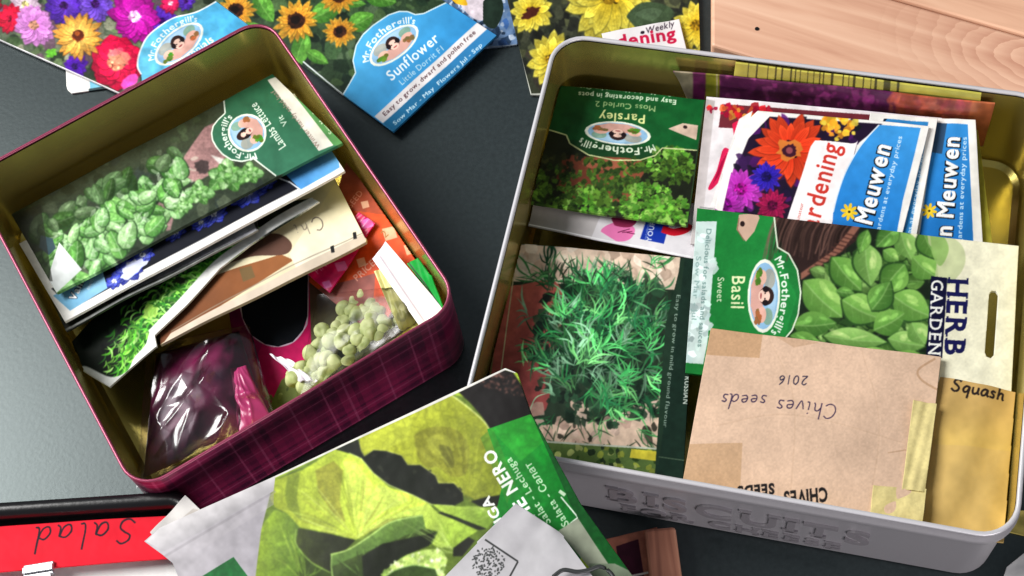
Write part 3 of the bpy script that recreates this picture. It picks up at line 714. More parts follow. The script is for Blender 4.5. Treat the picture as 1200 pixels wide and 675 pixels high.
# clear bag with purple blooms against the back wall
a = Art(780, 70, 1180, 175, (104, 46, 92), 11)
a.mottle([(780, 70), (1030, 70), (1030, 175), (780, 175)], [(160, 58, 140), (120, 48, 104), (184, 76, 156), (88, 36, 84), (196, 100, 164)], 500, 1.5, 6, .5, .5)
a.poly([(790, 80), (812, 82), (812, 140), (790, 135)], (150, 140, 120)); a.poly([(812, 84), (827, 85), (826, 130), (812, 128)], (110, 40, 90)); a.poly([(827, 85), (843, 87), (843, 130), (826, 126)], (140, 140, 50))
a.poly([(1052, 108), (1180, 118), (1180, 175), (1046, 160)], (170, 88, 70)); a.mottle([(1046, 108), (1160, 118), (1150, 160), (1040, 150)], [(204, 106, 84), (184, 86, 96), (212, 126, 106), (186, 92, 68)], 160, 2, 7, .5, .5)
a.poly([(1140, 116), (1170, 118), (1150, 172), (1126, 165)], (186, 110, 74))
a.line([(786, 81), (1170, 119)], 2.0, (226, 206, 196)); a.line([(840, 86), (840, 128)], 1, (210, 190, 200)); a.soft(3); a.noise(.25, 12)
o = sheet('seed_packet', [on_back(789, 83, .0055), on_back(1166, 122, .0055), on_back(1152, 172, .0060), on_back(815, 136, .0060)], a, 'foil', .0008, wrinkle=.0006, seed=5)
tag(o, 'shiny packet with purple and orange blooms standing against the back wall of the silver tin', 'seed packet', GR2)
a = Art(840, 50, 1170, 140, (206, 198, 96), 72); a.noise(.14, 16)  # added sheet: the gold wall's barcode reflection drawn as colour
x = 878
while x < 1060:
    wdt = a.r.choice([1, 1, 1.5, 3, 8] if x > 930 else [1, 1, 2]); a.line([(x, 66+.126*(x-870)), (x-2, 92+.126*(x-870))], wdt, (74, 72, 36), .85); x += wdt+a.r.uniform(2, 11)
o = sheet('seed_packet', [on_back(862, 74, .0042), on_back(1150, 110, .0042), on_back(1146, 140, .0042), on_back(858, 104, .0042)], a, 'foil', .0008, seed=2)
tag(o, 'olive sheet painted as the barcode reflection in the gold lining, upright against the back wall behind the purple packet', 'seed packet', GR2)
# white sheet under the parsley packet
a = Art(590, 220, 840, 320, (226, 222, 226), 12)
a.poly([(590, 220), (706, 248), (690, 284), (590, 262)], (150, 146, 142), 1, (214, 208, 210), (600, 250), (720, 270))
a.curve([(704, 271), (716, 262), (732, 260), (744, 268), (738, 280), (722, 282)], (232, 130, 184)); a.curve([(716, 256), (734, 252), (746, 258), (738, 266), (720, 264)], (150, 50, 90))
for k in range(3): a.line([(724+k*5, 272), (738+k*3, 268+k*3)], 1, (120, 40, 80))
bl = [(757, 258), (784, 264), (778, 286), (750, 280)]; a.poly(bl, (28, 62, 170)); a.text('YOUR', 763, 283.5, (.2, -1), 8.5, (226, 232, 246), .02); a.text('seed collection', 757, 281, (.2, -1), 3.4, (200, 210, 240), 0)
a.line([(776, 268), (790, 272), (804, 268), (808, 262)], 9, (206, 30, 52), 1, True); a.line([(620, 263), (810, 301)], 1.5, (245, 244, 246)); a.noise(.06, 14)
o = sheet('flower_leaflet', [(612, 222, .030), (838, 240, .032), (815, 304, .032), (604, 262, .028)], a, 'gloss', .0005, seed=6)
tag(o, 'white leaflet with a pink flower and a small blue label, showing below the parsley packet', 'leaflet')
# parsley packet
a = Art(600, 90, 840, 275, (34, 78, 44), 13)
a.poly([(600, 90), (840, 90), (840, 180), (600, 160)], (30, 84, 46), 1, (26, 104, 52), (650, 120), (820, 150))
pic = [(600, 148), (638, 151.5), (664, 160), (668, 170), (690, 184), (720, 190), (750, 189), (768, 183), (776, 174), (840, 176), (840, 280), (600, 280)]
a.poly(pic, (38, 44, 32)); a.curve([(660, 185), (690, 186), (755, 190), (748, 215), (735, 235), (680, 235), (650, 215)], (112, 62, 46), 1, (146, 84, 62), (660, 200), (720, 190)); a.ell(716, 195, 34, 7, .05, (176, 110, 84), .7)
dp = [(606, 205), (700, 200), (808, 215), (806, 264), (608, 236)]
a.mottle([(640, 180), (690, 175), (650, 240), (606, 236)], [(50, 56, 34), (70, 76, 44), (36, 44, 30)], 120, 2, 5, .4)
def curly(cx, cy, r, n, cols):
    for _ in range(n):
        q = r*math.sqrt(a.r.random()); t = a.r.uniform(0, 6.28); x, y = cx+q*math.cos(t)*1.2, cy+q*math.sin(t)*.8; c = np.array(cols[a.r.randrange(len(cols))])*a.r.uniform(.75, 1.2)
        a.ell(x, y, a.r.uniform(2.2, 4.6), a.r.uniform(1.8, 3.6), t, c, .95, wob=.45, n=11)
        if a.r.random() < .5: a.line([(x-2, y+1), (x, y-1), (x+2, y+1)], .7, c*.5, .8)
G1 = [(70, 100, 40), (96, 134, 52), (54, 80, 36)]; G2 = [(96, 160, 54), (130, 186, 74), (80, 130, 50), (150, 196, 96)]
for x, y, r, n, g in ((640, 215, 26, 80, G1), (700, 212, 30, 90, G1), (745, 205, 22, 70, G1), (785, 190, 22, 110, G2), (790, 200, 20, 70, G1), (690, 240, 24, 130, G2), (728, 230, 26, 90, G1), (760, 240, 28, 150, G2), (780, 248, 24, 110, G2), (650, 236, 24, 70, G1)): curly(x, y, r, n, g)
a.soft(1)
a.line(pic[1:9]+[(830, 176.5)], 1.4, (206, 214, 160), 1)
up_ = (-1, -.085)
a.emblem(724, 158, up_, 36, 12.5); a.arc_text("Mr.Fothergill's", 724, 161, up_, 46, 13.5, 157, 23, 12, (226, 236, 214), .02)
a.text('Parsley', 757, 136, (-1, -.06), 15, (222, 226, 160), .012, fit=56)
a.text('Moss Curled 2', 769, 125.5, (-1, -.09), 9.5, (170, 196, 140), .005, fit=72)
a.text('Easy and decorating in pots', 793, 117.5, (-1, -.085), 8, (222, 236, 214), .022, fit=116)
a.text('Sow Mar-Jul  Harvest Jun-Oct', 787, 109.5, (-1, -.09), 6, (200, 220, 196), .01, fit=108)
a.poly([(783, 151), (800, 144.5), (818, 147), (816, 164), (800, 158)], (214, 190, 172)); a.ell(803, 149, 2.6, 2, .2, (60, 44, 44))
a.line([(826, 118), (806, 265)], 2.2, (60, 84, 56)); a.noise(.14, 9)
o = sheet('seed_packet', [(648, 99, .034), (827, 117, .035), (806, 265, .038), (607, 236, .036)], a, 'gloss', .0016, bulge=.0016, seed=9)
tag(o, 'dark green parsley packet lying upside down at the back left of the silver tin', 'seed packet', GR2)
# olive card at the right of the stack
a = Art(1080, 150, 1200, 320, (170, 164, 64), 14); a.noise(.15, 10); a.text('SOW', 1150, 260, (.1, -1), 6, (120, 110, 40), 0)
o = sheet('seed_packet', [(1100, 150, .040), (1146, 152, .041), (1166, 310, .034), (1100, 310, .034)], a, 'matte', .0015, seed=3)
tag(o, 'plain olive yellow packet edge at the right of the blue headed packets', 'seed packet', GR2)

def header_packet(seed, tr, br, tl, bl, split, z, lbl, flowers, textx, edge=5.0, sun=(0, 0), extra=None):
    """white bordered packet: flower photograph on the left, blue header on the right with lettering reading upward"""
    xs = [p[0] for p in (tr, br, tl, bl)]; ys = [p[1] for p in (tr, br, tl, bl)]
    a = Art(min(xs)-10, min(ys)-10, max(xs)+10, max(ys)+10, WHITE, seed)
    return a
# left-most white packet with red flower
a = Art(790, 100, 1120, 310, (232, 226, 228), 15)
a.poly([(800, 110), (838, 118), (818, 310), (790, 310)], (176, 168, 166), 1, (214, 206, 206), (806, 200), (830, 205))
a.poly([(846, 122), (1100, 140), (1096, 164), (842, 150)], (120, 50, 60)); a.mottle([(830, 122), (905, 126), (900, 142), (828, 136)], [(206, 40, 50), (226, 110, 60), (170, 20, 60), (236, 170, 70)], 70, 2, 6)
a.curve([(858, 146), (872, 142), (876, 156), (868, 168), (860, 160)], (226, 40, 90)); a.curve([(862, 168), (872, 170), (864, 162)], (90, 120, 60))
a.curve([(846, 178), (852, 174), (861, 184), (858, 200), (844, 212), (834, 222), (830, 220), (840, 200)], (220, 40, 96)); 
for k in range(4): a.line([(852-k*2, 180+k*3), (842-k*2, 206+k*3)], .8, (150, 10, 60), .7)
a.poly([(866, 140), (882, 130), (850, 240), (832, 243)], (240, 238, 236)); a.line([(820, 243), (860, 248)], 1.2, (150, 150, 150)); a.line([(820, 112), (1104, 138)], 3, (240, 232, 240)); a.noise(.08, 9)
o = sheet('seed_packet', [(828, 113, .0435), (1104, 138, .0455), (1090, 300, .034), (809, 286, .034)], a, 'gloss', .001, seed=4)
tag(o, 'white packet with a red bloom showing left of the gerbera packet, beside the parsley packet', 'seed packet', GR2)
def blue_header(a, x0t, x1t, yt, x0b, x1b, yb):
    a.poly([(x0t, yt[0]), (x1t, yt[1]), (x1b, yb[1]), (x0b, yb[0])], (70, 160, 224), 1, (40, 130, 204), ((x0t+x1t)/2, yt[0]), ((x0b+x1b)/2, yb[0]))
def daisy_mark(a, x, y, r=9):
    for k in range(8):
        t = k*math.pi/4+.2; a.ell(x+math.cos(t)*r*.62, y+math.sin(t)*r*.62, r*.42, r*.2, t, (244, 206, 50), 1, n=10)
    a.ell(x, y, r*.36, r*.36, 0, (250, 220, 70)); a.ell(x, y, r*.16, r*.16, 0, (60, 50, 30))
# right-hand blue header packet
a = Art(1060, 125, 1175, 340, WHITE, 16); a.poly([(1096, 143), (1134, 146), (1143, 330), (1070, 330)], (62, 150, 216), 1, (36, 122, 196), (1115, 145), (1110, 300)); a.poly([(1096, 143), (1110, 144), (1104, 180), (1092, 178)], (60, 90, 120))
a.text('Van Meuwen', 1112, 309, (.085, -1), 28, (250, 250, 250), .03, fit=150, outline=(20, 20, 24), ow=.05)
a.text('quality gardens at everyday prices', 1125, 318, (.05, -1), 8, (214, 236, 250), .012, fit=158); daisy_mark(a, 1089, 247, 9); a.noise(.05, 10)
o = sheet('seed_packet', [(1088, 137, .046), (1143, 141, .047), (1154, 320, .0355), (1066, 320, .0355)], a, 'gloss', .0014, seed=6)

tag(o, 'rightmost blue headed packet with white lettering, its left side under the gerbera packet', 'seed packet', GR2)
# middle one, only an edge shows
a = Art(990, 125, 1110, 340, WHITE, 17); a.poly([(1036, 139), (1088, 143), (1058, 330), (1000, 330)], (56, 140, 200)); a.poly([(1036, 139), (1040, 139), (1032, 148)], (30, 40, 60)); a.text('gardens at everyday prices', 1063, 300, (.17, -1), 7, (214, 236, 250), .01, fit=120); a.noise(.05, 10)
o = sheet('seed_packet', [(1020, 132, .0468), (1099, 139, .0478), (1066, 320, .037), (990, 315, .037)], a, 'gloss', .0012, seed=7)
tag(o, 'middle blue headed packet showing only its white right edge behind the gerbera packet', 'seed packet', GR2)
# gerbera packet
a = Art(820, 120, 1110, 330, WHITE, 18)
ph = [(888, 135), (1034, 146), (1004, 170), (975, 290), (840, 290), (842, 250)]
a.poly(ph, (40, 26, 52)); 
a.mottle(ph, [(60, 30, 80), (30, 24, 50), (90, 30, 110), (26, 36, 40)], 160, 3, 9)
a.mottle([(985, 136), (1004, 139), (1000, 160), (978, 165), (960, 140)], [(246, 200, 60), (250, 170, 50), (240, 220, 90)], 60, 2, 6)
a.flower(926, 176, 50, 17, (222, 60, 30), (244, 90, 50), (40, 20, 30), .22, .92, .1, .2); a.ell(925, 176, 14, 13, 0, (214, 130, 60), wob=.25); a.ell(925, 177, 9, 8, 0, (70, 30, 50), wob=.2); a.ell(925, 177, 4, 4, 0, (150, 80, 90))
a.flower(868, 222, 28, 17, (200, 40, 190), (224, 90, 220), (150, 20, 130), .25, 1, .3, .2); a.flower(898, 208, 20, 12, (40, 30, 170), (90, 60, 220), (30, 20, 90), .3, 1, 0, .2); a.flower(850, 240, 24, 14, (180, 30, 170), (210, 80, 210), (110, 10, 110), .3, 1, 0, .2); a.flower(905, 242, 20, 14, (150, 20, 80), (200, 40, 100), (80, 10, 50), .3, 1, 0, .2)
a.soft(1)
a.poly([(888, 128), (902, 136), (862, 178), (846, 250), (836, 243), (858, 170)], (244, 240, 236)); a.poly([(888, 128), (896, 130), (874, 156), (866, 168)], (244, 240, 236))
a.curve([(955, 165), (998, 169), (1003, 173), (975, 262), (970, 275), (920, 275), (921, 262), (940, 205), (950, 172)], (246, 240, 240))
a.text('Gardening', 952, 291, (.27, -1), 32, (206, 66, 56), .016, fit=126); a.text('Amateur', 936, 262, (.25, -1), 6, (200, 90, 80), 0)
bh = [(1030, 147), (1079, 150), (1072, 180), (1058, 235), (1046, 300), (974, 300), (976, 250), (981, 230), (990, 204), (1004, 178), (1016, 162)]
a.poly(bh, (72, 160, 224), 1, (40, 130, 206), (1040, 150), (1010, 290)); a.line([bh[i] for i in (0, 10, 9, 8, 7, 6)], 1.6, (220, 232, 240), 1, True)
a.text('Van Meuwen', 1008, 316, (.25, -1), 29, (250, 250, 250), .03, fit=150, outline=(20, 20, 24), ow=.05)
a.text('quality gardens at everyday prices', 1023, 306, (.235, -1), 8, (214, 236, 250), .012, fit=150); daisy_mark(a, 995, 249, 10)
a.noise(.06, 9)
o = sheet('seed_packet', [(866, 128, .0462), (1089, 148, .0488), (1048, 320, .0385), (825, 300, .0375)], a, 'gloss', .0014, bulge=.001, seed=8, cut=[(888, 129), (1089, 148), (1046, 320), (822, 300), (832, 243), (866, 150)])
tag(o, 'front blue headed packet with a large orange gerbera and a white gardening box', 'seed packet', GR2)

# tarragon packet
a = Art(550, 275, 830, 600, (36, 58, 44), 19)
a.poly([(550, 275), (606, 283), (578, 600), (550, 600)], (120, 116, 80)); 
a.poly([(606, 283), (790, 298), (770, 560), (570, 545)], (44, 60, 46))
a.poly([(602, 286), (800, 299), (796, 340), (600, 330)], (222, 200, 180)); a.mottle([(602, 286), (800, 299), (796, 330), (600, 320)], [(230, 210, 190), (206, 180, 160), (236, 222, 206)], 60, 5, 12)
a.curve([(594, 340), (612, 334), (650, 330), (660, 360), (650, 420), (640, 480), (612, 486), (576, 470), (584, 380)], (186, 104, 90), 1, (150, 76, 74), (590, 350), (640, 440))
a.poly([(610, 500), (780, 490), (772, 530), (605, 522)], (214, 190, 170)); a.mottle([(600, 480), (775, 470), (770, 528), (605, 520)], [(226, 200, 184), (206, 176, 160), (60, 60, 50)], 60, 4, 10)
core = [(640, 340), (700, 318), (760, 322), (786, 350), (790, 420), (782, 480), (700, 505), (636, 480), (622, 420)]
a.mottle(core, [(30, 54, 40), (40, 70, 50), (24, 40, 34), (50, 84, 60)], 500, 3, 8, .4, .8)
GT = [(60, 140, 80), (86, 170, 100), (44, 110, 66), (110, 176, 110), (36, 86, 56), (70, 120, 80), (120, 160, 130)]
for k in range(190):
    x, y = a.r.gauss(708, 42), a.r.gauss(400, 50); v = .62+.8*k/190
    if not (612 < x < 786 and 306 < y < 512): continue
    t0 = (-1.5+.012*(x-700) if k % 3 else math.atan2(y-430, x-690))+a.r.uniform(-.8, .8); cc = np.array(GT[a.r.randrange(7)])*v
    for m_ in range(a.r.randint(5, 9)):
        t = t0+a.r.uniform(-1.0, 1.0); L = a.r.uniform(14, 40)*(1.15 if k < 60 else .9); kk = a.r.uniform(-.45, .45); ox, oy = a.r.uniform(-5, 5), a.r.uniform(-5, 5); c = cc*a.r.uniform(.75, 1.25)
        p = [(x+ox, y+oy), (x+ox+math.cos(t)*L*.5, y+oy+math.sin(t)*L*.5), (x+ox+math.cos(t+kk)*L, y+oy+math.sin(t+kk)*L)]
        if p[2][0] < 600 or p[2][0] > 797: continue
        a.line(p, a.r.uniform(1.0, 2.6), c, .95, True, True)
for _ in range(60):
    x, y = a.r.uniform(620, 780), a.r.choice([a.r.uniform(300, 325), a.r.uniform(480, 522)]); t = a.r.uniform(.3, 2.6); L = a.r.uniform(10, 26)
    a.line([(x, y), (x+math.cos(t)*L*.5, y+math.sin(t)*L*.4), (x+math.cos(t)*L, y+math.sin(t)*L)], 1.6, np.array((50, 66, 48))*a.r.uniform(.6, 1.4), .9, True, True)
a.soft(1)
a.poly([(604, 516), (772, 528), (768, 560), (590, 545)], (96, 120, 66)); a.mottle([(604, 516), (772, 528), (768, 560), (590, 545)], [(60, 90, 40), (150, 160, 70), (40, 60, 40), (180, 190, 120)], 120, 2, 5); a.poly([(740, 527), (772, 530), (770, 541), (738, 537)], (206, 196, 70)); a.line([(600, 515), (773, 527)], 2, (190, 196, 180))
a.poly([(798, 296), (836, 300), (826, 600), (762, 600)], (32, 54, 44)); a.poly([(780, 380), (800, 300), (803, 300), (772, 545), (768, 545)], (40, 62, 48))
a.text('RUSSIAN', 803, 441, (-.08, 1), 8.5, (206, 216, 206), .02, fit=33); a.text('Easy to grow in mild ground flavour', 793, 345, (-.1, 1), 6.5, (150, 170, 156), .006, fit=158)
a.line([(772, 536), (812, 541)], 1, (90, 110, 90))
a.line([(607, 286), (576, 520)], 1.4, (196, 186, 150)); a.noise(.13, 7)
o = sheet('seed_packet', [(594, 284, .034), (815, 303, .035), (800, 574, .040), (560, 545, .038)], a, 'gloss', .0016, bulge=.0012, seed=10)
tag(o, 'tarragon packet with feathery green leaves and terracotta pot, front left in the silver tin', 'seed packet', GR2)

# basil packet
a = Art(795, 235, 1205, 490, (40, 132, 66), 20)
a.poly([(795, 235), (912, 250), (906, 295), (934, 350), (905, 440), (795, 440)], (34, 128, 60), 1, (44, 146, 72), (820, 300), (920, 300))
pic = [(907, 253), (911, 291), (924, 299), (934, 318), (938, 345), (935, 370), (928, 388), (916, 402), (890, 440), (890, 500), (1205, 500), (1205, 240)]
a.poly(pic, (34, 46, 34))
bk = [(907, 253), (1008, 264), (1004, 282), (968, 312), (940, 330), (934, 312), (918, 294)]
a.poly(bk, (58, 42, 40))
for k in range(46):
    x = 908+k*2.1; a.line([(x+a.r.uniform(-1, 1), 254+k*.2), (x-8+a.r.uniform(-3, 3), 275), (x-14, 300+a.r.uniform(-6, 8))], 1.4, np.array((96, 72, 64))*a.r.uniform(.4, 1.5), .8, True)
a.poly([(1000, 264), (1008, 266), (986, 296), (944, 326), (938, 330), (938, 322), (975, 296)], (150, 104, 88))
for k in range(12): a.line([(990-k*4, 274+k*4.2), (1004-k*4, 278+k*4.2)], 1.6, (84, 54, 48), .9)
PAL = [((150, 196, 104), (94, 150, 66)), ((134, 182, 92), (84, 140, 60)), ((164, 204, 120), (104, 158, 74)), ((120, 168, 84), (70, 124, 54))]
a.poly([(1060, 260), (1205, 270), (1205, 500), (1088, 500), (1092, 440), (1096, 330)], (236, 232, 206), 1, (236, 234, 214), (1080, 300), (1180, 320))
a.mottle([(940, 330), (1088, 270), (1096, 430), (930, 420)], [(40, 66, 36), (60, 96, 48), (30, 44, 30)], 120, 5, 14)
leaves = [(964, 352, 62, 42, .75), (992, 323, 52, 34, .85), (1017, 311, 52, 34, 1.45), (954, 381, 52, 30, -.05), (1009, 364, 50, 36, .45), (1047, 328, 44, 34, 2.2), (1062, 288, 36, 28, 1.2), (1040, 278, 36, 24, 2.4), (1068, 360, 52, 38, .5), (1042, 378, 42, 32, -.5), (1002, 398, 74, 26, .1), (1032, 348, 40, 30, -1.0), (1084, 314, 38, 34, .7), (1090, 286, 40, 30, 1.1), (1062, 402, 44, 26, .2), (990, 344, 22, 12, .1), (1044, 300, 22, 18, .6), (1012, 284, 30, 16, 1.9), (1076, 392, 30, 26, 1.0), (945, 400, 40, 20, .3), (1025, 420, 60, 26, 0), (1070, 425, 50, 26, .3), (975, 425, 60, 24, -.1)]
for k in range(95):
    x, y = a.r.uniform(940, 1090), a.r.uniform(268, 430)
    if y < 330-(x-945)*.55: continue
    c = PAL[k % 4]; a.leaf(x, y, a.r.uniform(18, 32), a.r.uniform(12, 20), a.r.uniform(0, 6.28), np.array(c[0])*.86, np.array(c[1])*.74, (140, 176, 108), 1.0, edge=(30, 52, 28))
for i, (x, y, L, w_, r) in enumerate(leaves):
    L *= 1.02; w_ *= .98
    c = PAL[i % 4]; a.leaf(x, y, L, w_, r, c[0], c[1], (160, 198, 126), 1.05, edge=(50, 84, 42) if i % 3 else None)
a.soft(2, .04)
a.curve([(1086, 268), (1106, 272), (1128, 288), (1130, 312), (1112, 334), (1096, 330), (1098, 300), (1088, 284)], (196, 206, 160), .8); a.curve([(1090, 270), (1104, 274), (1112, 292), (1102, 312), (1092, 296)], (150, 186, 110), .9)
a.soft(1)
a.poly([(1091, 324), (1110, 326), (1104, 420), (1085, 420)], (22, 24, 60)); a.text('GARDEN', 1091.5, 328, (-.045, 1), 20, (238, 238, 232), .012, fit=90, serif=True)
a.text('HERB', 1111, 326, (-.045, 1), 33, (30, 32, 90), .03, fit=94, serif=True)
sl_ = [(1162, 341), (1167, 341), (1170, 345), (1165, 416), (1161, 420), (1156, 418), (1154, 413), (1159, 345)]
a.poly(pic[:1], (0, 0, 0)) if False else None
a.line(pic[:8], 1.7, (226, 234, 214), 1)
dn = (-.03, 1)
a.emblem(895, 348, dn, 40, 17); a.arc_text("Mr.Fothergill's", 893, 346, dn, 50, 23, 146, 28, 13, (240, 246, 236), .02)
a.text('Basil', 858, 323, (-.035, 1), 22, (230, 236, 190), .01, fit=40); a.text('Sweet', 841, 325, (-.035, 1), 11, (220, 230, 200), .006, fit=30)
a.poly([(863, 270), (866, 252), (888, 250), (890, 256), (884, 272), (874, 284)], (206, 176, 156)); a.ell(870, 263, 2.8, 3.4, 0, (50, 36, 36)); a.line([(866, 256), (864, 270), (872, 283)], 1.2, (150, 110, 90), .9)
a.poly([(815, 260), (840, 260), (829, 402), (824, 427), (803, 425)], (206, 222, 218)); a.mottle([(815, 260), (840, 260), (828, 420), (803, 425)], [(220, 232, 230), (186, 206, 204), (200, 220, 214)], 90, 3, 7)
a.text('Delicious for salads and sauces', 828, 268, (-.075, 1), 8.5, (120, 150, 146), .015, fit=140); a.text('Sow Mar - Jul', 816, 300, (-.075, 1), 8.5, (150, 176, 172), .015, fit=76); a.noise(.07, 12)
o = sheet('seed_packet', [(817, 244, .0425), (1194, 288, .0425), (1184, 482, .044), (803, 437, .0435)], a, 'gloss', .0016, bulge=.0015, hole=sl_, seed=11)
tag(o, 'basil packet with large green leaves and a slotted cream end, in the silver tin', 'seed packet', GR2)

# squash envelope
a = Art(1065, 430, 1205, 660, (208, 178, 112), 21)
a.poly([(1065, 430), (1205, 430), (1205, 530), (1065, 520)], (202, 168, 110), 1, (212, 182, 108), (1150, 440), (1140, 520)); a.noise(.08, 50)
a.hand('Squash', 1114, 457, (1, .2), 19.5, (40, 28, 26), 2.5, .05); a.noise(.09, 22)
o = sheet('envelope', [(1098, 440, .0445), (1194, 460, .0445), (1176, 636, .046), (1078, 620, .0455)], a, 'matte', .0012, bulge=.002, wrinkle=.0005, seed=12)
tag(o, 'narrow mustard yellow envelope with Squash written on it, in the silver tin', 'envelope')
# chives envelope
CE = tag(empty('envelope', at(940, 500, .046)), 'wide brown taped paper envelope with Chives seeds 2016 written upside down', 'envelope')
a = Art(780, 375, 1120, 640, (222, 192, 168), 22)
a.noise(.06, 70)
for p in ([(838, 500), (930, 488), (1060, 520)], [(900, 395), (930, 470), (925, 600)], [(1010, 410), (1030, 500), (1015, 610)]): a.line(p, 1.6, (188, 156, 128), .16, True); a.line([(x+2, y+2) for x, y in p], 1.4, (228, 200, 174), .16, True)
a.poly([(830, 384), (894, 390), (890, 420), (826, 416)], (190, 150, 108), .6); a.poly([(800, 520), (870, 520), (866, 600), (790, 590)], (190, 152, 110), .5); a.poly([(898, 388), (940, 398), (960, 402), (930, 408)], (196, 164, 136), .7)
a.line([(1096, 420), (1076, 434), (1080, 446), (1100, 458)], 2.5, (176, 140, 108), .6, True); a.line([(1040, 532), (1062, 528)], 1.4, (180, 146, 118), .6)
a.hand('2016', 947, 441, (-1, .0), 17, (44, 40, 70), 1.3, .15, .06); a.hand('Chives', 982, 475, (-1, -.08), 25, (60, 44, 80), 1.4, .15, .0); a.hand('seeds', 899, 466, (-1, -.06), 22, (60, 44, 80), 1.4, .15, .02)
a.text('CHIVES', 969, 573, (-1, .08), 22, (24, 20, 22), .04, fit=52); a.text('SEEDS', 907, 567, (-1, .06), 17, (24, 20, 22), .05, fit=44); a.noise(.035, 26); a.noise(.05, 2.2, 2)
o = sheet('paper', [(833, 385, .0465), (1103, 418, .047), (1078, 626, .0485), (797, 580, .0475)], a, 'matte', .0014, bulge=.0025, wrinkle=.0006, seed=13, parent=CE)
def tape(q):
    b = Art(1010, 460, 1105, 630, (222, 208, 150), 23); b.noise(.06, 12); b.noise(.06, 2.5)
    o = sheet('tape', [(*p, .0500) for p in q], b, 'matte', .0004, wrinkle=.0003, parent=CE); return o
tape([(1070, 469), (1098, 473), (1084, 577), (1057, 573)]); tape([(1023, 569), (1086, 573), (1080, 622), (1019, 612)])

# ------------------------------------------------------------------ contents of the maroon tin
GR1 = 'seed packets in the maroon tin'; TIN = (X1, Y1, A1, W1, D1)
# lamb's lettuce packet
a = Art(0, 75, 420, 360, (60, 70, 56), 30)
a.mottle([(0, 75), (420, 75), (420, 360), (0, 360)], [(70, 84, 62), (48, 60, 46), (90, 100, 80), (56, 66, 60)], 300, 4, 12)
a.poly([(205, 205), (240, 150), (262, 140), (258, 170), (275, 192), (232, 215), (212, 214)], (176, 140, 136), 1, (150, 116, 116), (210, 210), (260, 150)); a.poly([(160, 275), (190, 235), (214, 222), (206, 250), (200, 270)], (156, 126, 124))
a.ell(238, 198, 9, 8, .5, (70, 60, 60), .9, wob=.2); a.poly([(248, 184), (276, 192), (262, 198)], (210, 206, 200))
GL = [((168, 212, 150), (96, 156, 80)), ((140, 196, 110), (70, 130, 60)), ((190, 224, 170), (120, 176, 100)), ((110, 168, 84), (60, 110, 50))]
for k in range(150):
    x = a.r.uniform(45, 215); yc = 315-(x-65)*.62; y = yc+a.r.uniform(-62, 34)*(.8 if x > 170 else 1)
    if y > 342-(x-66)*.52: continue
    c = GL[a.r.randrange(4)]; v = .62 if y < yc-38 or x < 62 else 1.0
    L = a.r.uniform(18, 34); a.leaf(x, y, L, L*a.r.uniform(.42, .72), a.r.uniform(-2.0, 1.2), np.array(c[0])*v, np.array(c[1])*v, np.array((206, 232, 190))*v, .5, edge=(46, 72, 44))
for x, y, r in ((266, 208, 27), (233, 228, 20), (292, 204, 18), (214, 243, 13)):
    for k in range(14):
        t = k*2.4; q = r*(1-k*.05); c = GL[k % 4]; L = q*1.15
        a.leaf(x+math.cos(t)*r*.42*(1-k*.06), y+math.sin(t)*r*.32*(1-k*.06), L, L*.62, t, np.array(c[0])*.95, np.array(c[1])*.95, (196, 226, 170), .5, edge=(66, 104, 52))
a.soft(2, .14)
for _ in range(70):
    x, y = a.r.uniform(60, 230), 0; y = 315-(x-65)*.62+a.r.uniform(-40, 28); a.ell(x, y, a.r.uniform(2, 6), a.r.uniform(1, 3), a.r.uniform(-1, .5), (226, 240, 216), .35, wob=.3, n=9)
a.soft(1)
a.poly([(58, 330), (60, 316), (70, 285), (96, 316), (66, 343)], (224, 226, 226), 1, (196, 202, 200), (70, 300), (75, 340)); a.poly([(48, 276), (62, 280), (66, 292), (58, 300), (46, 290)], (70, 92, 100)); a.poly([(10, 255), (48, 240), (62, 330), (40, 330)], (50, 50, 46), .6)
lb = [(258, 92), (261.5, 114), (264, 133), (256, 141), (250.5, 149), (249, 158), (250.5, 167), (255, 175), (262, 183), (272, 189), (284, 190.5), (298, 187), (324, 207), (420, 180), (420, 75), (300, 75)]
a.poly(lb, (66, 122, 96), 1, (50, 104, 76), (300, 190), (300, 100)); a.poly([(326, 89), (335, 80), (420, 160), (405, 172), (391, 171)], (92, 146, 92))
a.line(lb[:13], 1.7, (226, 234, 222), 1); a.poly([(313, 93), (326, 88), (391, 171), (374, 178)], (214, 212, 204))
dl = (-.565, -.825)
a.emblem(290.5, 157, dl, 21, 20); a.arc_text("Mr.Fothergill's", 290.5, 157, dl, 25, 24, 168, 8, 11, (234, 242, 232), .02)
a.text("Lambs Lettuce", 336, 172, dl, 14.5, (230, 238, 226), .008, fit=64); a.text('Vit', 338, 146, dl, 10, (214, 228, 214), .006)
a.text('Winter hardy salad leaf', 376, 172, (-.63, -.775), 8, (150, 130, 120), .01, fit=88); a.text('Sow Mar-Sep  Pick all year', 391, 155, (-.63, -.775), 8, (214, 230, 206), .015, fit=82)
a.noise(.12, 12)
o = sheet('seed_packet', [(14, 252, .028), (319, 86, .030), (402, 168, .0465), (66, 343, .0455)], a, 'gloss', .0016, bulge=.002, wrinkle=.0004, seed=21)
tag(o, "lamb's lettuce seed packet with a green label, topmost of the stack in the maroon tin", 'seed packet', GR1)
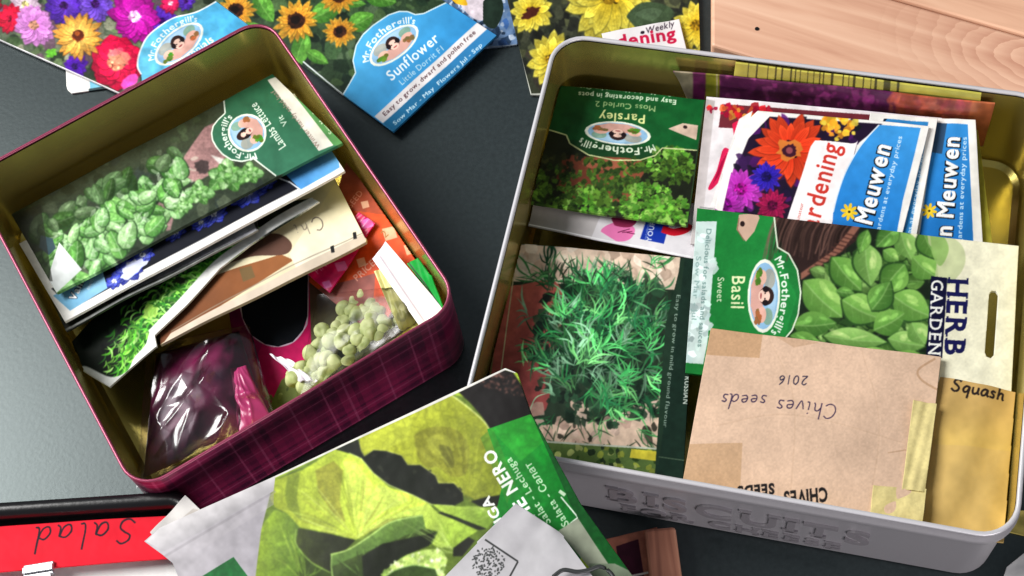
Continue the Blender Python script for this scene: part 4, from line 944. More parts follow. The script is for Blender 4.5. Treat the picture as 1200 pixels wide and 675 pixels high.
# blue flowers packet under it
a = Art(10, 110, 420, 390, WHITE, 31)
ph = [(124, 320), (330, 196), (350, 208), (322, 236), (128, 344)]
a.poly([(60, 338), (400, 150), (392, 198), (84, 362)], (34, 36, 46))
for x, y, r in ((150, 318, 24), (168, 300, 16), (206, 274, 15), (250, 252, 22), (236, 262, 14), (290, 228, 26), (312, 214, 18), (134, 330, 14)):
    a.flower(x, y, r, 9, (170, 180, 236), (50, 64, 200), (220, 224, 244), .22, .6, -.5, .34)
a.ell(157, 315, 16, 8, -.6, (226, 230, 246), .9, wob=.3); a.poly([(330, 200), (346, 184), (392, 160), (398, 196), (352, 222)], (120, 184, 232), 1, (88, 156, 216), (395, 170), (340, 210))
a.line([(322, 208), (340, 214), (352, 222)], 1.5, (230, 234, 240)); a.poly([(62, 346), (120, 316), (126, 338), (82, 364)], (122, 180, 214), 1, (150, 196, 222), (62, 346), (120, 330))
a.text('VanM', 88, 352, (.42, -.9), 12, (246, 248, 250), .035, outline=(30, 40, 60), ow=.05); a.text('seeds', 104, 340, (.42, -.9), 6, (226, 238, 246), 0); a.noise(.07, 10)
o = sheet('seed_packet', [(22, 285, .030), (345, 110, .031), (404, 200, .0432), (76, 377, .0432)], a, 'gloss', .0014, bulge=.001, seed=22)
tag(o, "white bordered packet of blue flowers directly under the lamb's lettuce packet", 'seed packet', GR1)
# dark clear sleeve with grey strip
a = Art(20, 200, 330, 410, (44, 46, 42), 32); a.mottle([(20, 200), (330, 200), (330, 410), (20, 410)], [(60, 70, 56), (34, 36, 34), (80, 90, 74)], 160, 3, 10)
a.poly([(150, 345), (170, 325), (296, 258), (300, 268)], (176, 176, 182), 1, (120, 120, 126), (300, 262), (160, 340)); a.line([(76, 388), (302, 268)], 2, (150, 152, 150)); a.noise(.2, 8)
o = sheet('plastic_sleeve', [(50, 330, .026), (290, 205, .026), (302, 268, .0400), (78, 389, .0400)], a, 'foil', .001, wrinkle=.0006, seed=23)
tag(o, 'dark plastic sleeve with grey sealed strip, directly below the blue flower packet', 'sleeve', GR1)
# fennel packet with bent white edge
a = Art(60, 220, 390, 470, (32, 42, 34), 33)
a.mottle([(60, 220), (390, 220), (390, 470), (60, 470)], [(26, 34, 28), (44, 60, 44), (20, 26, 24)], 200, 4, 12)
GF = [(120, 210, 70), (90, 180, 60), (160, 236, 100), (66, 150, 56), (186, 240, 140)]
a.curve([(150, 392), (185, 352), (225, 320), (270, 288), (290, 280), (285, 296), (240, 330), (200, 372), (176, 400), (170, 425), (150, 438), (132, 436), (146, 414)], (44, 96, 40))
for k in range(620):
    if k < 430: x = a.r.uniform(140, 300); y = 388-(x-150)*.86+a.r.gauss(0, 13)
    else: x = a.r.gauss(154, 13); y = a.r.uniform(384, 440)
    t = a.r.uniform(-1.6, .5) if k < 430 else a.r.uniform(.8, 2.4); L = a.r.uniform(7, 20); c = np.array(GF[a.r.randrange(5)])*a.r.uniform(.6, 1.15)
    a.line([(x, y), (x+math.cos(t)*L*.5, y+math.sin(t)*L*.5), (x+math.cos(t+.4)*L, y+math.sin(t+.4)*L)], a.r.uniform(1.2, 3.0), c, .95, True, True)
a.ell(212, 331, 7, 4, .1, (60, 70, 50), wob=.2); a.ell(176, 366, 9, 8, 0, (190, 226, 110), .7, wob=.3)
a.line([(376, 229), (330, 257), (290, 285), (255, 312), (215, 355), (178, 392)], 11, (242, 242, 238), 1, True)
a.curve([(176, 388), (184, 392), (188, 420), (166, 446), (130, 456), (96, 434), (100, 428), (130, 442), (150, 436), (158, 420), (172, 404)], (238, 240, 236)); a.noise(.08, 8)
a.soft(1)
cutf = [(330, 238), (372, 229), (374, 235), (335, 261), (294, 288), (258, 315), (219, 358), (182, 394), (188, 420), (178, 434), (166, 447), (130, 455), (94, 432), (84, 400), (150, 330), (260, 262)]
o = sheet('seed_packet', [(60, 330, .022), (330, 215, .024), (384, 240, .0385), (110, 470, .034)], a, 'gloss', .001, cut=cutf, wrinkle=.0008, seed=24)
tag(o, 'packet of feathery bright green leaves with a thick curved white edge in the maroon tin', 'seed packet', GR1)
# cream envelope with scribble and brown inner flap
a = Art(170, 185, 440, 420, (226, 216, 184), 34)
a.poly([(170, 420), (190, 380), (240, 330), (330, 300), (345, 306), (190, 402)], (160, 104, 60), 1, (120, 74, 46), (330, 300), (200, 390)); a.curve([(250, 312), (300, 280), (328, 276), (343, 288), (335, 300), (300, 303), (268, 312)], (104, 74, 62))
a.poly([(282, 318), (296, 314), (300, 326), (286, 332)], (110, 100, 66), .7); a.poly([(400, 203), (412, 215), (428, 268), (428, 284), (350, 320), (340, 300)], (232, 220, 176), 1, (240, 234, 214), (390, 215), (420, 280))
a.poly([(428, 272), (428, 284), (190, 404), (200, 390)], (214, 200, 182)); a.line([(428, 271), (330, 318), (200, 388)], 1.2, (160, 146, 130), .8)
a.poly([(413, 272), (417, 271), (418, 279), (414, 280)], (30, 30, 34)); a.poly([(387, 289), (391, 287), (392, 295), (388, 296)], (30, 30, 34))
a.hand('C', 374, 252, (-.6, .5), 22, (120, 108, 100), 1.3, .1); a.hand('h', 360, 262, (-.75, .4), 18, (150, 138, 124), 1.1, .1); a.hand('i', 348, 264, (-.75, .4), 18, (160, 148, 134), 1.0, .1); a.noise(.07, 18)
o = sheet('envelope', [(180, 305, .018), (380, 185, .020), (430, 283, .036), (188, 405, .0335)], a, 'matte', .0016, cut=[(380, 185), (404, 203), (413, 216), (429, 268), (429, 283), (188, 404), (180, 305)], bulge=.0012, wrinkle=.0005, seed=25)
tag(o, 'cream paper envelope with faint scribble and brown flap, in the maroon tin', 'envelope')
# orange packet
a = Art(360, 175, 515, 420, (214, 88, 40), 35)
a.poly([(360, 175), (515, 175), (515, 260), (360, 240)], (150, 80, 64), 1, (206, 90, 46), (410, 200), (460, 290)); a.poly([(370, 340), (440, 320), (430, 420), (370, 420)], (156, 92, 84))
for x, y, w_ in ((457, 274, 9), (480, 292, 7), (428, 240, 5), (424, 308, 6)):
    a.poly([(x-w_, y-w_*.6), (x+w_*.6, y-w_), (x+w_, y+w_*.5), (x-w_*.5, y+w_)], (236, 190, 160), .9)
a.text('PRICE', 418, 330, (.75, -.65), 11, (230, 170, 150), .01); a.text('SEED', 412, 245, (.6, -.8), 10, (214, 150, 130), .0); a.text('2', 452, 280, (.7, -.7), 13, (150, 120, 70), .0); a.noise(.14, 9)
o = sheet('seed_packet', [(405, 190, .026), (498, 300, .030), (440, 395, .020), (362, 330, .014)], a, 'gloss', .0012, wrinkle=.0005, seed=26)
tag(o, 'orange red packet with small pale squares leaning on the right side of the maroon tin', 'seed packet', GR1)
a = Art(345, 235, 445, 355, (224, 20, 110), 36)
for x, y, r in ((400, 312, 8), (383, 333, 6), (430, 262, 9), (402, 295, 7), (420, 275, 5)): a.poly([(x-r, y-r*.4), (x+r*.5, y-r*.8), (x+r, y+r*.4), (x-r*.5, y+r*.8)], (240, 130, 200), .9)
a.text('PINK', 372, 322, (.76, -.65), 10, (246, 150, 200), .0); a.noise(.14, 8)
o = sheet('sachet', [(420, 248, .0285), (440, 262, .0285), (386, 343, .0215), (354, 316, .022)], a, 'foil', .001, wrinkle=.0005, seed=27)
tag(o, 'bright pink sachet with pale squares poking out from under the cream envelope', 'sachet')
a = Art(465, 285, 535, 375, (30, 160, 70), 37); a.line([(478, 306), (520, 364)], 1.4, (40, 60, 40)); a.noise(.1, 6)
o = sheet('card', [(476, 309, .036), (498, 296, .040), (521, 363, .040), (512, 358, .036)], a, 'gloss', .0008, cut=[(477, 309), (497, 297), (520, 363)], seed=3)
tag(o, 'small bright green pointed card beside the zip bag in the maroon tin', 'card')
# cardboard wallet with a rounded thumb notch
a = Art(230, 290, 480, 510, (192, 24, 98), 38)
a.poly([(230, 290), (330, 350), (300, 420), (250, 420)], (120, 30, 84), 1, (176, 24, 96), (260, 380), (310, 430)); a.poly([(362, 320), (470, 300), (470, 440), (365, 420)], (110, 84, 74), 1, (96, 110, 70), (370, 340), (400, 400)); a.poly([(330, 445), (350, 430), (440, 440), (300, 510)], (110, 122, 60)); a.mottle([(300, 470), (350, 450), (420, 440), (320, 500)], [(120, 132, 66), (90, 104, 50), (140, 150, 90)], 60, 2, 5); a.noise(.1, 8)
U = [(287, 330), (280, 345), (284, 372), (294, 392), (310, 403), (326, 406), (343, 400), (355, 386), (360, 370), (361, 318), (330, 300)]
a.line([(270, 330), (281, 358), (286, 376), (294, 391), (310, 402.5), (326, 405.5), (343, 400), (355, 386), (360, 370), (361, 310)], 2.0, (206, 190, 206), 1, True)
o = sheet('card_wallet', [(262, 320, .0075), (470, 300, .0075), (440, 450, .010), (290, 520, .008)], a, 'gloss', .001, hole=U, wrinkle=.0003, seed=28)
tag(o, 'magenta card wallet with a rounded thumb notch, on the floor of the maroon tin', 'wallet')
o = sheet('card', [(275, 315, .0045), (372, 300, .0045), (372, 420, .0055), (275, 420, .0055)], (24, 28, 34), 'gloss', .001); tag(o, 'dark sheet standing for the shade inside the thumb notch of the magenta wallet', 'card')  # near-black sheet added for the shade seen through the notch

# pillow shaped film bag
def pillow(name, corners, h, mat, parent=None, nu=46, nv=46, crinkle=.0012, seed=1, fr=(8, 26), under=.004):
    Q = [at(*c) for c in corners]; s = np.linspace(0, 1, nu); t = np.linspace(0, 1, nv); Sg, Tg = np.meshgrid(s, t)
    P = (Q[0]*((1-Sg)*(1-Tg))[..., None]+Q[1]*(Sg*(1-Tg))[..., None]+Q[2]*(Sg*Tg)[..., None]+Q[3]*((1-Sg)*Tg)[..., None])
    n = np.cross(Q[1]-Q[3], Q[0]-Q[2]); n /= np.linalg.norm(n); n = n if n[2] > 0 else -n
    rg = np.random.default_rng(seed); b = (np.sin(math.pi*Sg)*np.sin(math.pi*Tg))**.55; w = np.zeros_like(Sg)
    for k in range(9):
        a_ = rg.uniform(0, 6.28); f = rg.uniform(*fr); ph = rg.uniform(0, 6.28)
        w += (1-np.abs(np.sin((np.cos(a_)*Sg+np.sin(a_)*Tg)*f*.5+ph+.5*np.sin(7*Tg+ph))))**3/(1+k*.15)
    top = P+((h*b+crinkle*w*b)[..., None])*n; bot = P-(under*b)[..., None]*n
    o0 = P.reshape(-1, 3).mean(0); V = np.vstack([(top-o0).reshape(-1, 3), (bot-o0).reshape(-1, 3)]); N = nu*nv
    idx = np.arange(N).reshape(nv, nu); Fc = np.stack([idx[1:, :-1], idx[1:, 1:], idx[:-1, 1:], idx[:-1, :-1]], -1).reshape(-1, 4)
    Fb = Fc[:, ::-1]+N
    o = mesh_obj(name, V, np.vstack([Fc, Fb]), mat, parent, True, Vector(o0)-(parent.location if parent else Vector((0, 0, 0))))
    return o
def bean_mat():
    m, nt, b = new_mat('dark_maroon_beans'); tc = nd(nt, 'ShaderNodeTexCoord'); nz = nd(nt, 'ShaderNodeTexNoise'); rp = nd(nt, 'ShaderNodeValToRGB')
    nz.inputs['Scale'].default_value = 55; nz.inputs['Detail'].default_value = 3
    e = rp.color_ramp.elements; e[0].position = .35; e[0].color = (*lin((52, 14, 40)), 1); e[1].position = .75; e[1].color = (*lin((142, 30, 86)), 1)
    nt.links.new(tc.outputs['Object'], nz.inputs['Vector']); nt.links.new(nz.outputs['Fac'], rp.inputs['Fac']); nt.links.new(rp.outputs['Color'], b.inputs['Base Color']); setp(b, Roughness=.35)
    vo = nd(nt, 'ShaderNodeTexVoronoi'); vo.inputs['Scale'].default_value = 110; bp = nd(nt, 'ShaderNodeBump'); bp.inputs['Strength'].default_value = .2; bp.inputs['Distance'].default_value = .003; bp.invert = True
    nt.links.new(tc.outputs['Object'], vo.inputs['Vector']); nt.links.new(vo.outputs['Distance'], bp.inputs['Height']); nt.links.new(bp.outputs['Normal'], b.inputs['Normal'])
    return m
M['beans'] = bean_mat(); M['bag_film'] = film_mat('crinkled_bag_film', .05, (.92, .88, .92), .17, .14, 25, .75)
BB = tag(empty('seed_bag', at(235, 470, .02)), 'glossy crinkled clear bag of dark maroon seeds in the front left of the maroon tin', 'bag')
bc = [(182, 415, .017), (280, 388, .018), (314, 494, .020), (168, 560, .019)]
pillow('seeds', bc, .008, M['beans'], BB, seed=4, crinkle=.0006, fr=(5, 10))
pillow('film', [(172, 406, .0175), (292, 380, .0185), (326, 502, .0205), (160, 572, .0195)], .0100, M['bag_film'], BB, seed=7, crinkle=.0024, nu=90, nv=90, fr=(5, 15))
M['pink_film'] = plain('pink_seed_film', (168, 54, 104), .25, 0, (40, .2, .003))
pillow('folded_end', [(270, 432, .025), (288, 428, .025), (318, 490, .025), (280, 510, .025)], .003, M['pink_film'], BB, seed=9, crinkle=.0014, nu=30, nv=30, fr=(6, 14))
# clear zip bag of dried peas
PB = tag(empty('zip_bag', at(420, 400, .015)), 'clear zip bag with a white seal strip holding pale green dried peas', 'bag')
pillow('film', [(372, 345, .024), (478, 335, .032), (498, 372, .033), (345, 478, .024)], .006, M['film'], PB, seed=12, crinkle=.0008, fr=(4, 10))
a = Art(425, 275, 530, 400, (244, 240, 244), 40); a.line([(445, 300), (497, 376)], 2, (206, 196, 208)); a.line([(452, 294), (508, 370)], 1.5, (222, 214, 222)); a.noise(.04, 10)
sheet('zip_strip', [(452, 283, .037), (521, 363, .037), (493, 384, .035), (436, 303, .035)], a, 'foil', .0008, wrinkle=.0004, parent=PB)
a = Art(420, 310, 520, 420, (222, 218, 150), 41); a.mottle([(420, 310), (520, 310), (520, 420), (420, 420)], [(232, 228, 170), (206, 204, 130), (214, 214, 150)], 70, 3, 9); a.noise(.1, 6)
sheet('label_panel', [(438, 318, .031), (452, 312, .032), (493, 380, .032), (470, 392, .030)], a, 'foil', .0006, wrinkle=.0006, parent=PB)
a = Art(350, 400, 420, 470, (230, 222, 232), 42); a.noise(.12, 4)
sheet('film_corner', [(316, 414, .016), (338, 422, .016), (372, 446, .022), (352, 446, .022)], a, 'foil', .0005, wrinkle=.0008, parent=PB)  # pale sheet painted as the white highlights on the bag film
def pea_mat():
    m, nt, b = new_mat('dried_pea'); tc = nd(nt, 'ShaderNodeTexCoord'); nz = nd(nt, 'ShaderNodeTexNoise'); rp = nd(nt, 'ShaderNodeValToRGB'); nz.inputs['Scale'].default_value = 160; nz.inputs['Detail'].default_value = 4
    e = rp.color_ramp.elements; e[0].position = .3; e[0].color = (*lin((150, 164, 96)), 1); e[1].position = .7; e[1].color = (*lin((212, 218, 160)), 1)
    oi = nd(nt, 'ShaderNodeObjectInfo'); ad = nd(nt, 'ShaderNodeVectorMath', operation='ADD'); nt.links.new(tc.outputs['Object'], ad.inputs[0]); nt.links.new(oi.outputs['Random'], ad.inputs[1])
    nt.links.new(ad.outputs[0], nz.inputs['Vector']); nt.links.new(nz.outputs['Fac'], rp.inputs['Fac']); nt.links.new(rp.outputs['Color'], b.inputs['Base Color']); setp(b, Roughness=.6)
    bp = nd(nt, 'ShaderNodeBump'); bp.inputs['Strength'].default_value = .4; bp.inputs['Distance'].default_value = .001; nt.links.new(nz.outputs['Fac'], bp.inputs['Height']); nt.links.new(bp.outputs['Normal'], b.inputs['Normal'])
    return m
M['pea'] = pea_mat()
def pea_mesh(seed):
    rg = random.Random(seed); V, Fc = [], []; n, m = 18, 11; dents = [Vector((rg.uniform(-1, 1), rg.uniform(-1, 1), rg.uniform(.1, 1))).normalized() for _ in range(4)]
    for j in range(m+1):
        for i in range(n):
            th = math.pi*j/m; p = Vector((math.sin(th)*math.cos(2*math.pi*i/n), math.sin(th)*math.sin(2*math.pi*i/n), math.cos(th)))
            k = 1.0
            for d in dents: k -= .26*max(0, p.dot(d)-.55)/.45
            V.append(p*k*.0042)
    for j in range(m):
        for i in range(n): Fc.append((j*n+i, (j+1)*n+i, (j+1)*n+(i+1) % n, j*n+(i+1) % n))
    return V, Fc
peas = []; rg = random.Random(5)
protos = [mesh_obj('pea', *pea_mesh(k), M['pea'], None, True) for k in range(5)]
spots = [(434, 341, 0), (419, 352, 0), (436, 358, 1), (404, 362, 0), (418, 370, 1), (401, 376, 0), (434, 372, 2), (450, 376, 2), (405, 390, 1), (432, 384, 3), (420, 398, 3), (446, 398, 3), (460, 392, 2), (386, 410, 0), (409, 412, 3), (394, 425, 2), (372, 402, 0), (424, 416, 2), (440, 410, 2), (383, 436, 1), (366, 414, 0), (376, 424, 1), (362, 438, 0), (352, 430, 0), (455, 362, 1), (446, 350, 0), (412, 430, 1), (398, 442, 1), (358, 452, 0), (430, 430, 1), (390, 392, 0), (378, 388, 0), (466, 378, 1), (345, 446, 0), (424, 345, 0), (388, 400, 2), (402, 400, 3), (416, 386, 2), (452, 388, 3), (428, 404, 3), (408, 424, 3), (384, 422, 2), (370, 428, 1), (444, 362, 2), (428, 364, 1), (412, 362, 0), (372, 444, 1), (386, 450, 1), (456, 404, 3), (436, 394, 3), (396, 384, 0), (468, 388, 3), (342, 438, 0), (355, 442, 0)]
for i, (x, y, l) in enumerate(spots):
    o = protos[i] if i < 5 else protos[i % 5].copy()
    if i >= 5: COL.objects.link(o)
    o.location = at(x, y, .0165+.0022*l); o.rotation_euler = (rg.uniform(-1, 1), rg.uniform(-1, 1), rg.uniform(0, 6)); k = rg.uniform(.95, 1.2); o.scale = (k, k*.95, k*.92)
    tag(o, 'wrinkled pale green dried pea among the peas inside the clear zip bag', 'pea', 'dried peas in the zip bag')

TIN = None
# ------------------------------------------------------------------ black box with the red card, bottom left
BX = tag(empty('black_box', at(60, 640, 0)), 'low black box with rounded rim holding a red divider card', 'box')
q0, q1 = at(-90, 592, .044), at(232, 571, .044); ux = (q1-q0)[:2]; Lb = np.linalg.norm(ux); ux = ux/Lb; uy = np.array([-ux[1], ux[0]]); cb = (q0[:2]+q1[:2])/2-uy*.075
BX.location = (*cb, 0); BX.rotation_euler = (0, 0, math.atan2(ux[1], ux[0]))
sweep('body', Lb, .15, .014, [(.002, .0006), (0, .002), (0, .0400), (.0008, .0428), (.003, .044), (.0055, .0436), (.0072, .042), (.0076, .039), (.008, .003)], M['black_plastic'], BX)
sweep('base', Lb-.008, .142, .008, [(.0, .0025), (.001, .003)], M['black_plastic'], BX, cap=1)
a = Art(-100, 585, 270, 690, (226, 24, 52), 50); a.noise(.05, 30); a.hand('Salad', 160, 609, (-1, .09), 38, (36, 26, 40), 2.1, .25, .1)
o = sheet('divider_card', [(-80, 624, .037), (222, 603, .037), (238, 652, .041), (-80, 678, .041)], a, 'matte', .0008, wrinkle=.0003, bend=lambda s, t: .0012*np.sin(3*s), seed=3)
tag(o, 'bright red divider card with Salad handwritten upside down, lying inside the black box', 'card')
o = sheet('paper_sheet', [(-80, 650, .034), (235, 640, .034), (250, 720, .034), (-80, 730, .034)], (240, 240, 238), 'matte', .0006, wrinkle=.0004); tag(o, 'white sheet of paper under the red divider card in the black box', 'paper')
MC = tag(empty('metal_clip', at(46, 668, .042)), 'small steel clip gripping the lower edge of the red card', 'clip')
def lbox(name, c, sx, sy, sz, rz, mat, parent):
    pts = []; c_, s_ = math.cos(rz), math.sin(rz)
    for dx, dy in ((-1, -1), (1, -1), (1, 1), (-1, 1)): pts.append((c_*dx*sx/2-s_*dy*sy/2+c[0], s_*dx*sx/2+c_*dy*sy/2+c[1]))
    return box(name, pts, c[2], c[2]+sz, mat, parent)
rzc = math.atan2(ux[1], ux[0])+.1
lbox('jaw', (0, 0, -.0008), .0135, .006, .0018, rzc, M['steel'], MC); lbox('jaw', (0, .0, .0012), .0135, .003, .0012, rzc, M['steel'], MC); lbox('lever', (.001, -.007, .0006), .009, .009, .001, rzc, M['steel'], MC)

# ------------------------------------------------------------------ lettuce packet in front
LP = tag(empty('lettuce_packet', at(470, 600, .05)), 'large torn open lettuce packet with a green band, leaning in the foreground', 'seed packet')
a = Art(160, 420, 830, 780, (150, 164, 50), 60)
a.poly([(160, 560), (318, 560), (304, 620), (296, 690), (340, 780), (160, 780)], (178, 174, 178), 1, (166, 162, 168), (200, 620), (300, 640))
Zp = lambda q: [(280+x/2.756, 430+y/2.756) for x, y in q]
body = Zp([(95, 365), (680, 85), (1000, 150), (900, 900), (60, 900), (45, 600), (60, 520)]); a.poly(body, (96, 110, 40))
ul = Zp([(105, 362), (200, 328), (305, 262), (330, 270), (390, 290), (430, 340), (480, 385), (560, 410), (610, 440), (530, 460), (470, 490), (420, 530), (375, 556), (290, 535), (190, 515), (150, 470), (110, 450), (92, 420)])
a.poly(ul, (146, 152, 46), 1, (196, 204, 76), *Zp([(120, 400), (460, 440)]))
rl = Zp([(385, 225), (480, 180), (680, 83), (720, 110), (780, 160), (805, 200), (830, 260), (850, 400), (830, 418), (770, 434), (720, 404), (690, 372), (640, 372), (630, 347), (580, 312), (540, 312), (520, 282), (470, 267), (430, 264), (400, 282), (385, 255)])
a.poly(rl, (168, 166, 52), 1, (128, 130, 40), *Zp([(420, 220), (820, 380)]))
def streaks(poly, base, n, spread, cols, wmax, al):
    """veins running from a leaf's base to its edge"""
    P = catmull(poly, 3)
    for k in range(n):
        e = P[a.r.randrange(len(P))]; b = np.array(base)+[a.r.uniform(-spread, spread), a.r.uniform(-spread, spread)]; f0, f1 = a.r.uniform(0, .4), a.r.uniform(.6, .97); m = b+(e-b)*(f0+f1)/2+[a.r.uniform(-3, 3), a.r.uniform(-3, 3)]
        a.line([b+(e-b)*f0, m, b+(e-b)*f1], a.r.uniform(.6, wmax), cols[k % len(cols)], al*.72*a.r.uniform(.3, 1), True, True)
a.poly(Zp([(240, 330), (300, 300), (330, 330), (320, 430), (340, 500), (300, 470), (250, 400)]), (136, 126, 48), .7); a.poly(Zp([(150, 350), (190, 335), (180, 420), (200, 500), (150, 450), (140, 400)]), (112, 122, 40), .7)
a.poly(Zp([(330, 300), (370, 300), (430, 380), (430, 460), (385, 540), (360, 480), (340, 400)]), (206, 212, 96), .6); a.curve(Zp([(440, 380), (500, 400), (540, 430), (450, 470), (400, 510), (410, 430)]), (190, 196, 96), .55)
streaks(ul, Zp([(375, 550)])[0], 110, 3, [(214, 220, 120), (120, 126, 40), (176, 186, 70), (150, 140, 60)], 3.2, .6)
a.curve(Zp([(560, 220), (620, 190), (700, 200), (740, 260), (730, 340), (680, 350), (640, 320), (600, 320), (570, 280)]), (122, 116, 40), .75); a.curve(Zp([(600, 230), (660, 215), (690, 260), (660, 290), (620, 280)]), (150, 146, 54), .8); a.curve(Zp([(640, 250), (680, 260), (690, 320), (660, 310)]), (96, 92, 36), .7)
a.poly(Zp([(390, 235), (480, 185), (560, 150), (540, 230), (470, 262), (400, 275)]), (186, 186, 66), .6)
streaks(rl, Zp([(740, 420)])[0], 110, 5, [(196, 196, 84), (110, 108, 36), (160, 156, 60), (128, 130, 44)], 3.4, .55)
a.line(Zp([(680, 85), (740, 130), (790, 175), (806, 200)]), 1.6, (206, 204, 130), .8, True)
dk = Zp([(306, 262), (345, 242), (382, 233), (390, 268), (400, 285), (430, 264), (470, 267), (520, 282), (540, 312), (580, 312), (630, 347), (640, 372), (690, 372), (720, 404), (722, 430), (690, 446), (620, 442), (560, 412), (480, 378), (430, 340), (390, 292), (350, 274)])
a.poly(dk, (38, 44, 34)); a.mottle(dk, [(30, 36, 28), (56, 60, 48), (44, 50, 36)], 60, 1.5, 4); a.line(dk[2:14], 1.0, (196, 192, 110), .6); a.line(dk[15:22], 1.3, (214, 218, 130), .75)
a.poly(Zp([(748, 432), (800, 418), (850, 412), (836, 448), (780, 452)]), (40, 46, 34))
ll = Zp([(45, 600), (58, 520), (108, 458), (150, 470), (190, 515), (175, 560), (230, 630), (295, 660), (300, 900), (50, 900)])
a.poly(ll, (128, 142, 44), 1, (80, 104, 36), *Zp([(60, 560), (230, 600)])); streaks(ll, Zp([(200, 690)])[0], 70, 4, [(160, 172, 70), (80, 100, 34), (112, 130, 44)], 2.6, .5)
a.poly(Zp([(185, 518), (290, 538), (372, 558), (340, 590), (300, 600), (300, 664), (230, 626), (180, 570)]), (54, 62, 34), 1, (84, 96, 44), *Zp([(300, 560), (190, 560)])); a.line(Zp([(178, 520), (180, 570), (228, 628), (290, 662)]), 1.3, (140, 156, 76), .8, True)
fl = Zp([(292, 602), (350, 590), (420, 545), (480, 500), (590, 475), (600, 520), (640, 530), (620, 570), (560, 590), (500, 630), (470, 675), (440, 900), (300, 900)])
a.poly(fl, (104, 126, 56), 1, (62, 84, 38), *Zp([(380, 560), (430, 680)])); streaks(fl, Zp([(420, 720)])[0], 80, 5, [(140, 160, 84), (54, 74, 34), (92, 116, 54)], 2.4, .5)
a.poly(Zp([(395, 610), (460, 570), (560, 548), (632, 533), (612, 575), (520, 612), (462, 662), (440, 700), (400, 690)]), (34, 40, 28), .92)
a.line(Zp([(292, 604), (350, 588), (420, 544), (490, 498), (590, 476)]), 1.8, (176, 194, 104), .95, True); a.line(Zp([(296, 604), (294, 640), (302, 700)]), 1.8, (150, 170, 90), .9)
sr_ = Zp([(470, 490), (530, 460), (610, 440), (640, 470), (700, 490), (780, 522), (740, 547), (690, 582), (640, 582), (620, 570), (640, 530), (600, 520), (590, 475)])
a.poly(sr_, (186, 196, 84), 1, (150, 168, 62), *Zp([(560, 460), (700, 560)])); streaks(sr_, Zp([(700, 600)])[0], 50, 4, [(210, 216, 130), (120, 140, 50)], 2, .5)
a.poly(Zp([(640, 470), (660, 462), (720, 492), (800, 522), (770, 526), (700, 494)]), (44, 54, 34)); a.poly(Zp([(690, 584), (740, 548), (760, 560), (720, 610), (690, 610)]), (46, 50, 36))
s2 = Zp([(620, 440), (700, 448), (800, 450), (856, 455), (800, 522), (720, 490), (650, 465)]); a.poly(s2, (164, 178, 70), 1, (130, 152, 56), *Zp([(640, 445), (800, 510)])); streaks(s2, Zp([(840, 470)])[0], 30, 3, [(200, 206, 116), (112, 134, 48)], 1.8, .5)
rf = Zp([(486, 640), (540, 605), (600, 588), (650, 588), (672, 620), (650, 690), (450, 690)]); a.poly(rf, (186, 198, 104)); a.mottle(rf, [(214, 220, 146), (160, 178, 84), (130, 150, 70), (226, 228, 170)], 130, 1.2, 3.6, .4)
a.poly(Zp([(455, 690), (500, 655), (560, 638), (630, 650), (650, 700)]), (84, 112, 54)); a.line(Zp([(460, 684), (500, 656), (560, 639), (630, 650)]), 1.3, (150, 176, 100), .8, True)
sc = Zp([(706, 78), (850, 6), (884, 16), (936, 92), (946, 152), (810, 197), (782, 156), (742, 110)]); a.poly(sc, (30, 26, 26)); a.mottle(Zp([(770, 50), (850, 14), (890, 30), (920, 100), (840, 80)]), [(96, 66, 58), (60, 42, 38), (150, 108, 96), (30, 24, 24)], 260, .8, 2.4)
yg = ((a.a[..., 1] > a.a[..., 2]+30) & (a.a[..., 0] > 90))[..., None]; a.a = np.where(yg, np.minimum(a.a*np.array([1.14, 1.2, 1.3]), 255), a.a*.82); a.soft(3, .06)
a.poly([(160, 560), (318, 560), (304, 620), (296, 690), (340, 780), (160, 780)], (178, 174, 178), 1, (166, 162, 168), (200, 620), (300, 640))
a.soft(2)
gb = [(570, 502), (621, 485), (650, 530), (700, 610), (690, 640), (655, 690), (560, 690), (590, 560)]
a.poly(gb, (34, 156, 54), 1, (22, 120, 46), (590, 510), (680, 620)); a.poly([(562, 512), (576, 500), (604, 566), (594, 590)], (84, 150, 54), .5)
a.poly([(574, 502), (621, 485), (640, 514), (610, 540)], (70, 176, 60), .45); a.poly([(622, 485), (626, 490), (712, 628), (700, 640), (676, 608)], (22, 92, 40))
d1 = (-.53, -.85)
a.text('NERO', 607, 574, d1, 21, (240, 242, 238), .03, fit=60); a.text('SEME', 641, 628, d1, 21, (240, 242, 238), .03, fit=56); a.text('LATTUGA', 622, 660, d1, 17, (240, 242, 238), .03, fit=96)
a.text('Salat - Lechuga', 646, 612, d1, 12.5, (206, 236, 200), .012, fit=92); a.text('Salata - Салат', 667, 614, d1, 12.5, (206, 236, 200), .012, fit=88)
a.line([(657, 582), (677, 606), (655, 624)], 1.6, (230, 240, 226)); a.line([(655, 575), (662, 580)], 4, (206, 230, 200))
a.poly([(654, 622), (677, 607), (760, 700), (720, 700)], (150, 156, 138))
a.poly([(622, 484), (650, 484), (860, 760), (780, 780), (720, 672), (677, 607)], (26, 96, 42)); a.poly([(720, 660), (745, 672), (860, 790), (700, 790), (690, 660)], (120, 132, 112))
a.line([(185, 619), (592, 432)], 2.2, (214, 212, 206)); a.line([(588, 431), (604, 436)], 2, (230, 228, 226))
a.poly([(196, 648), (318, 576), (318, 590), (205, 662)], (176, 172, 176), .55); a.line([(192, 652), (320, 574)], 3, (150, 146, 150), .5); a.poly([(170, 634), (186, 618), (320, 556), (318, 574), (192, 646)], (206, 203, 204), 1, (172, 169, 172), (240, 594), (250, 612))
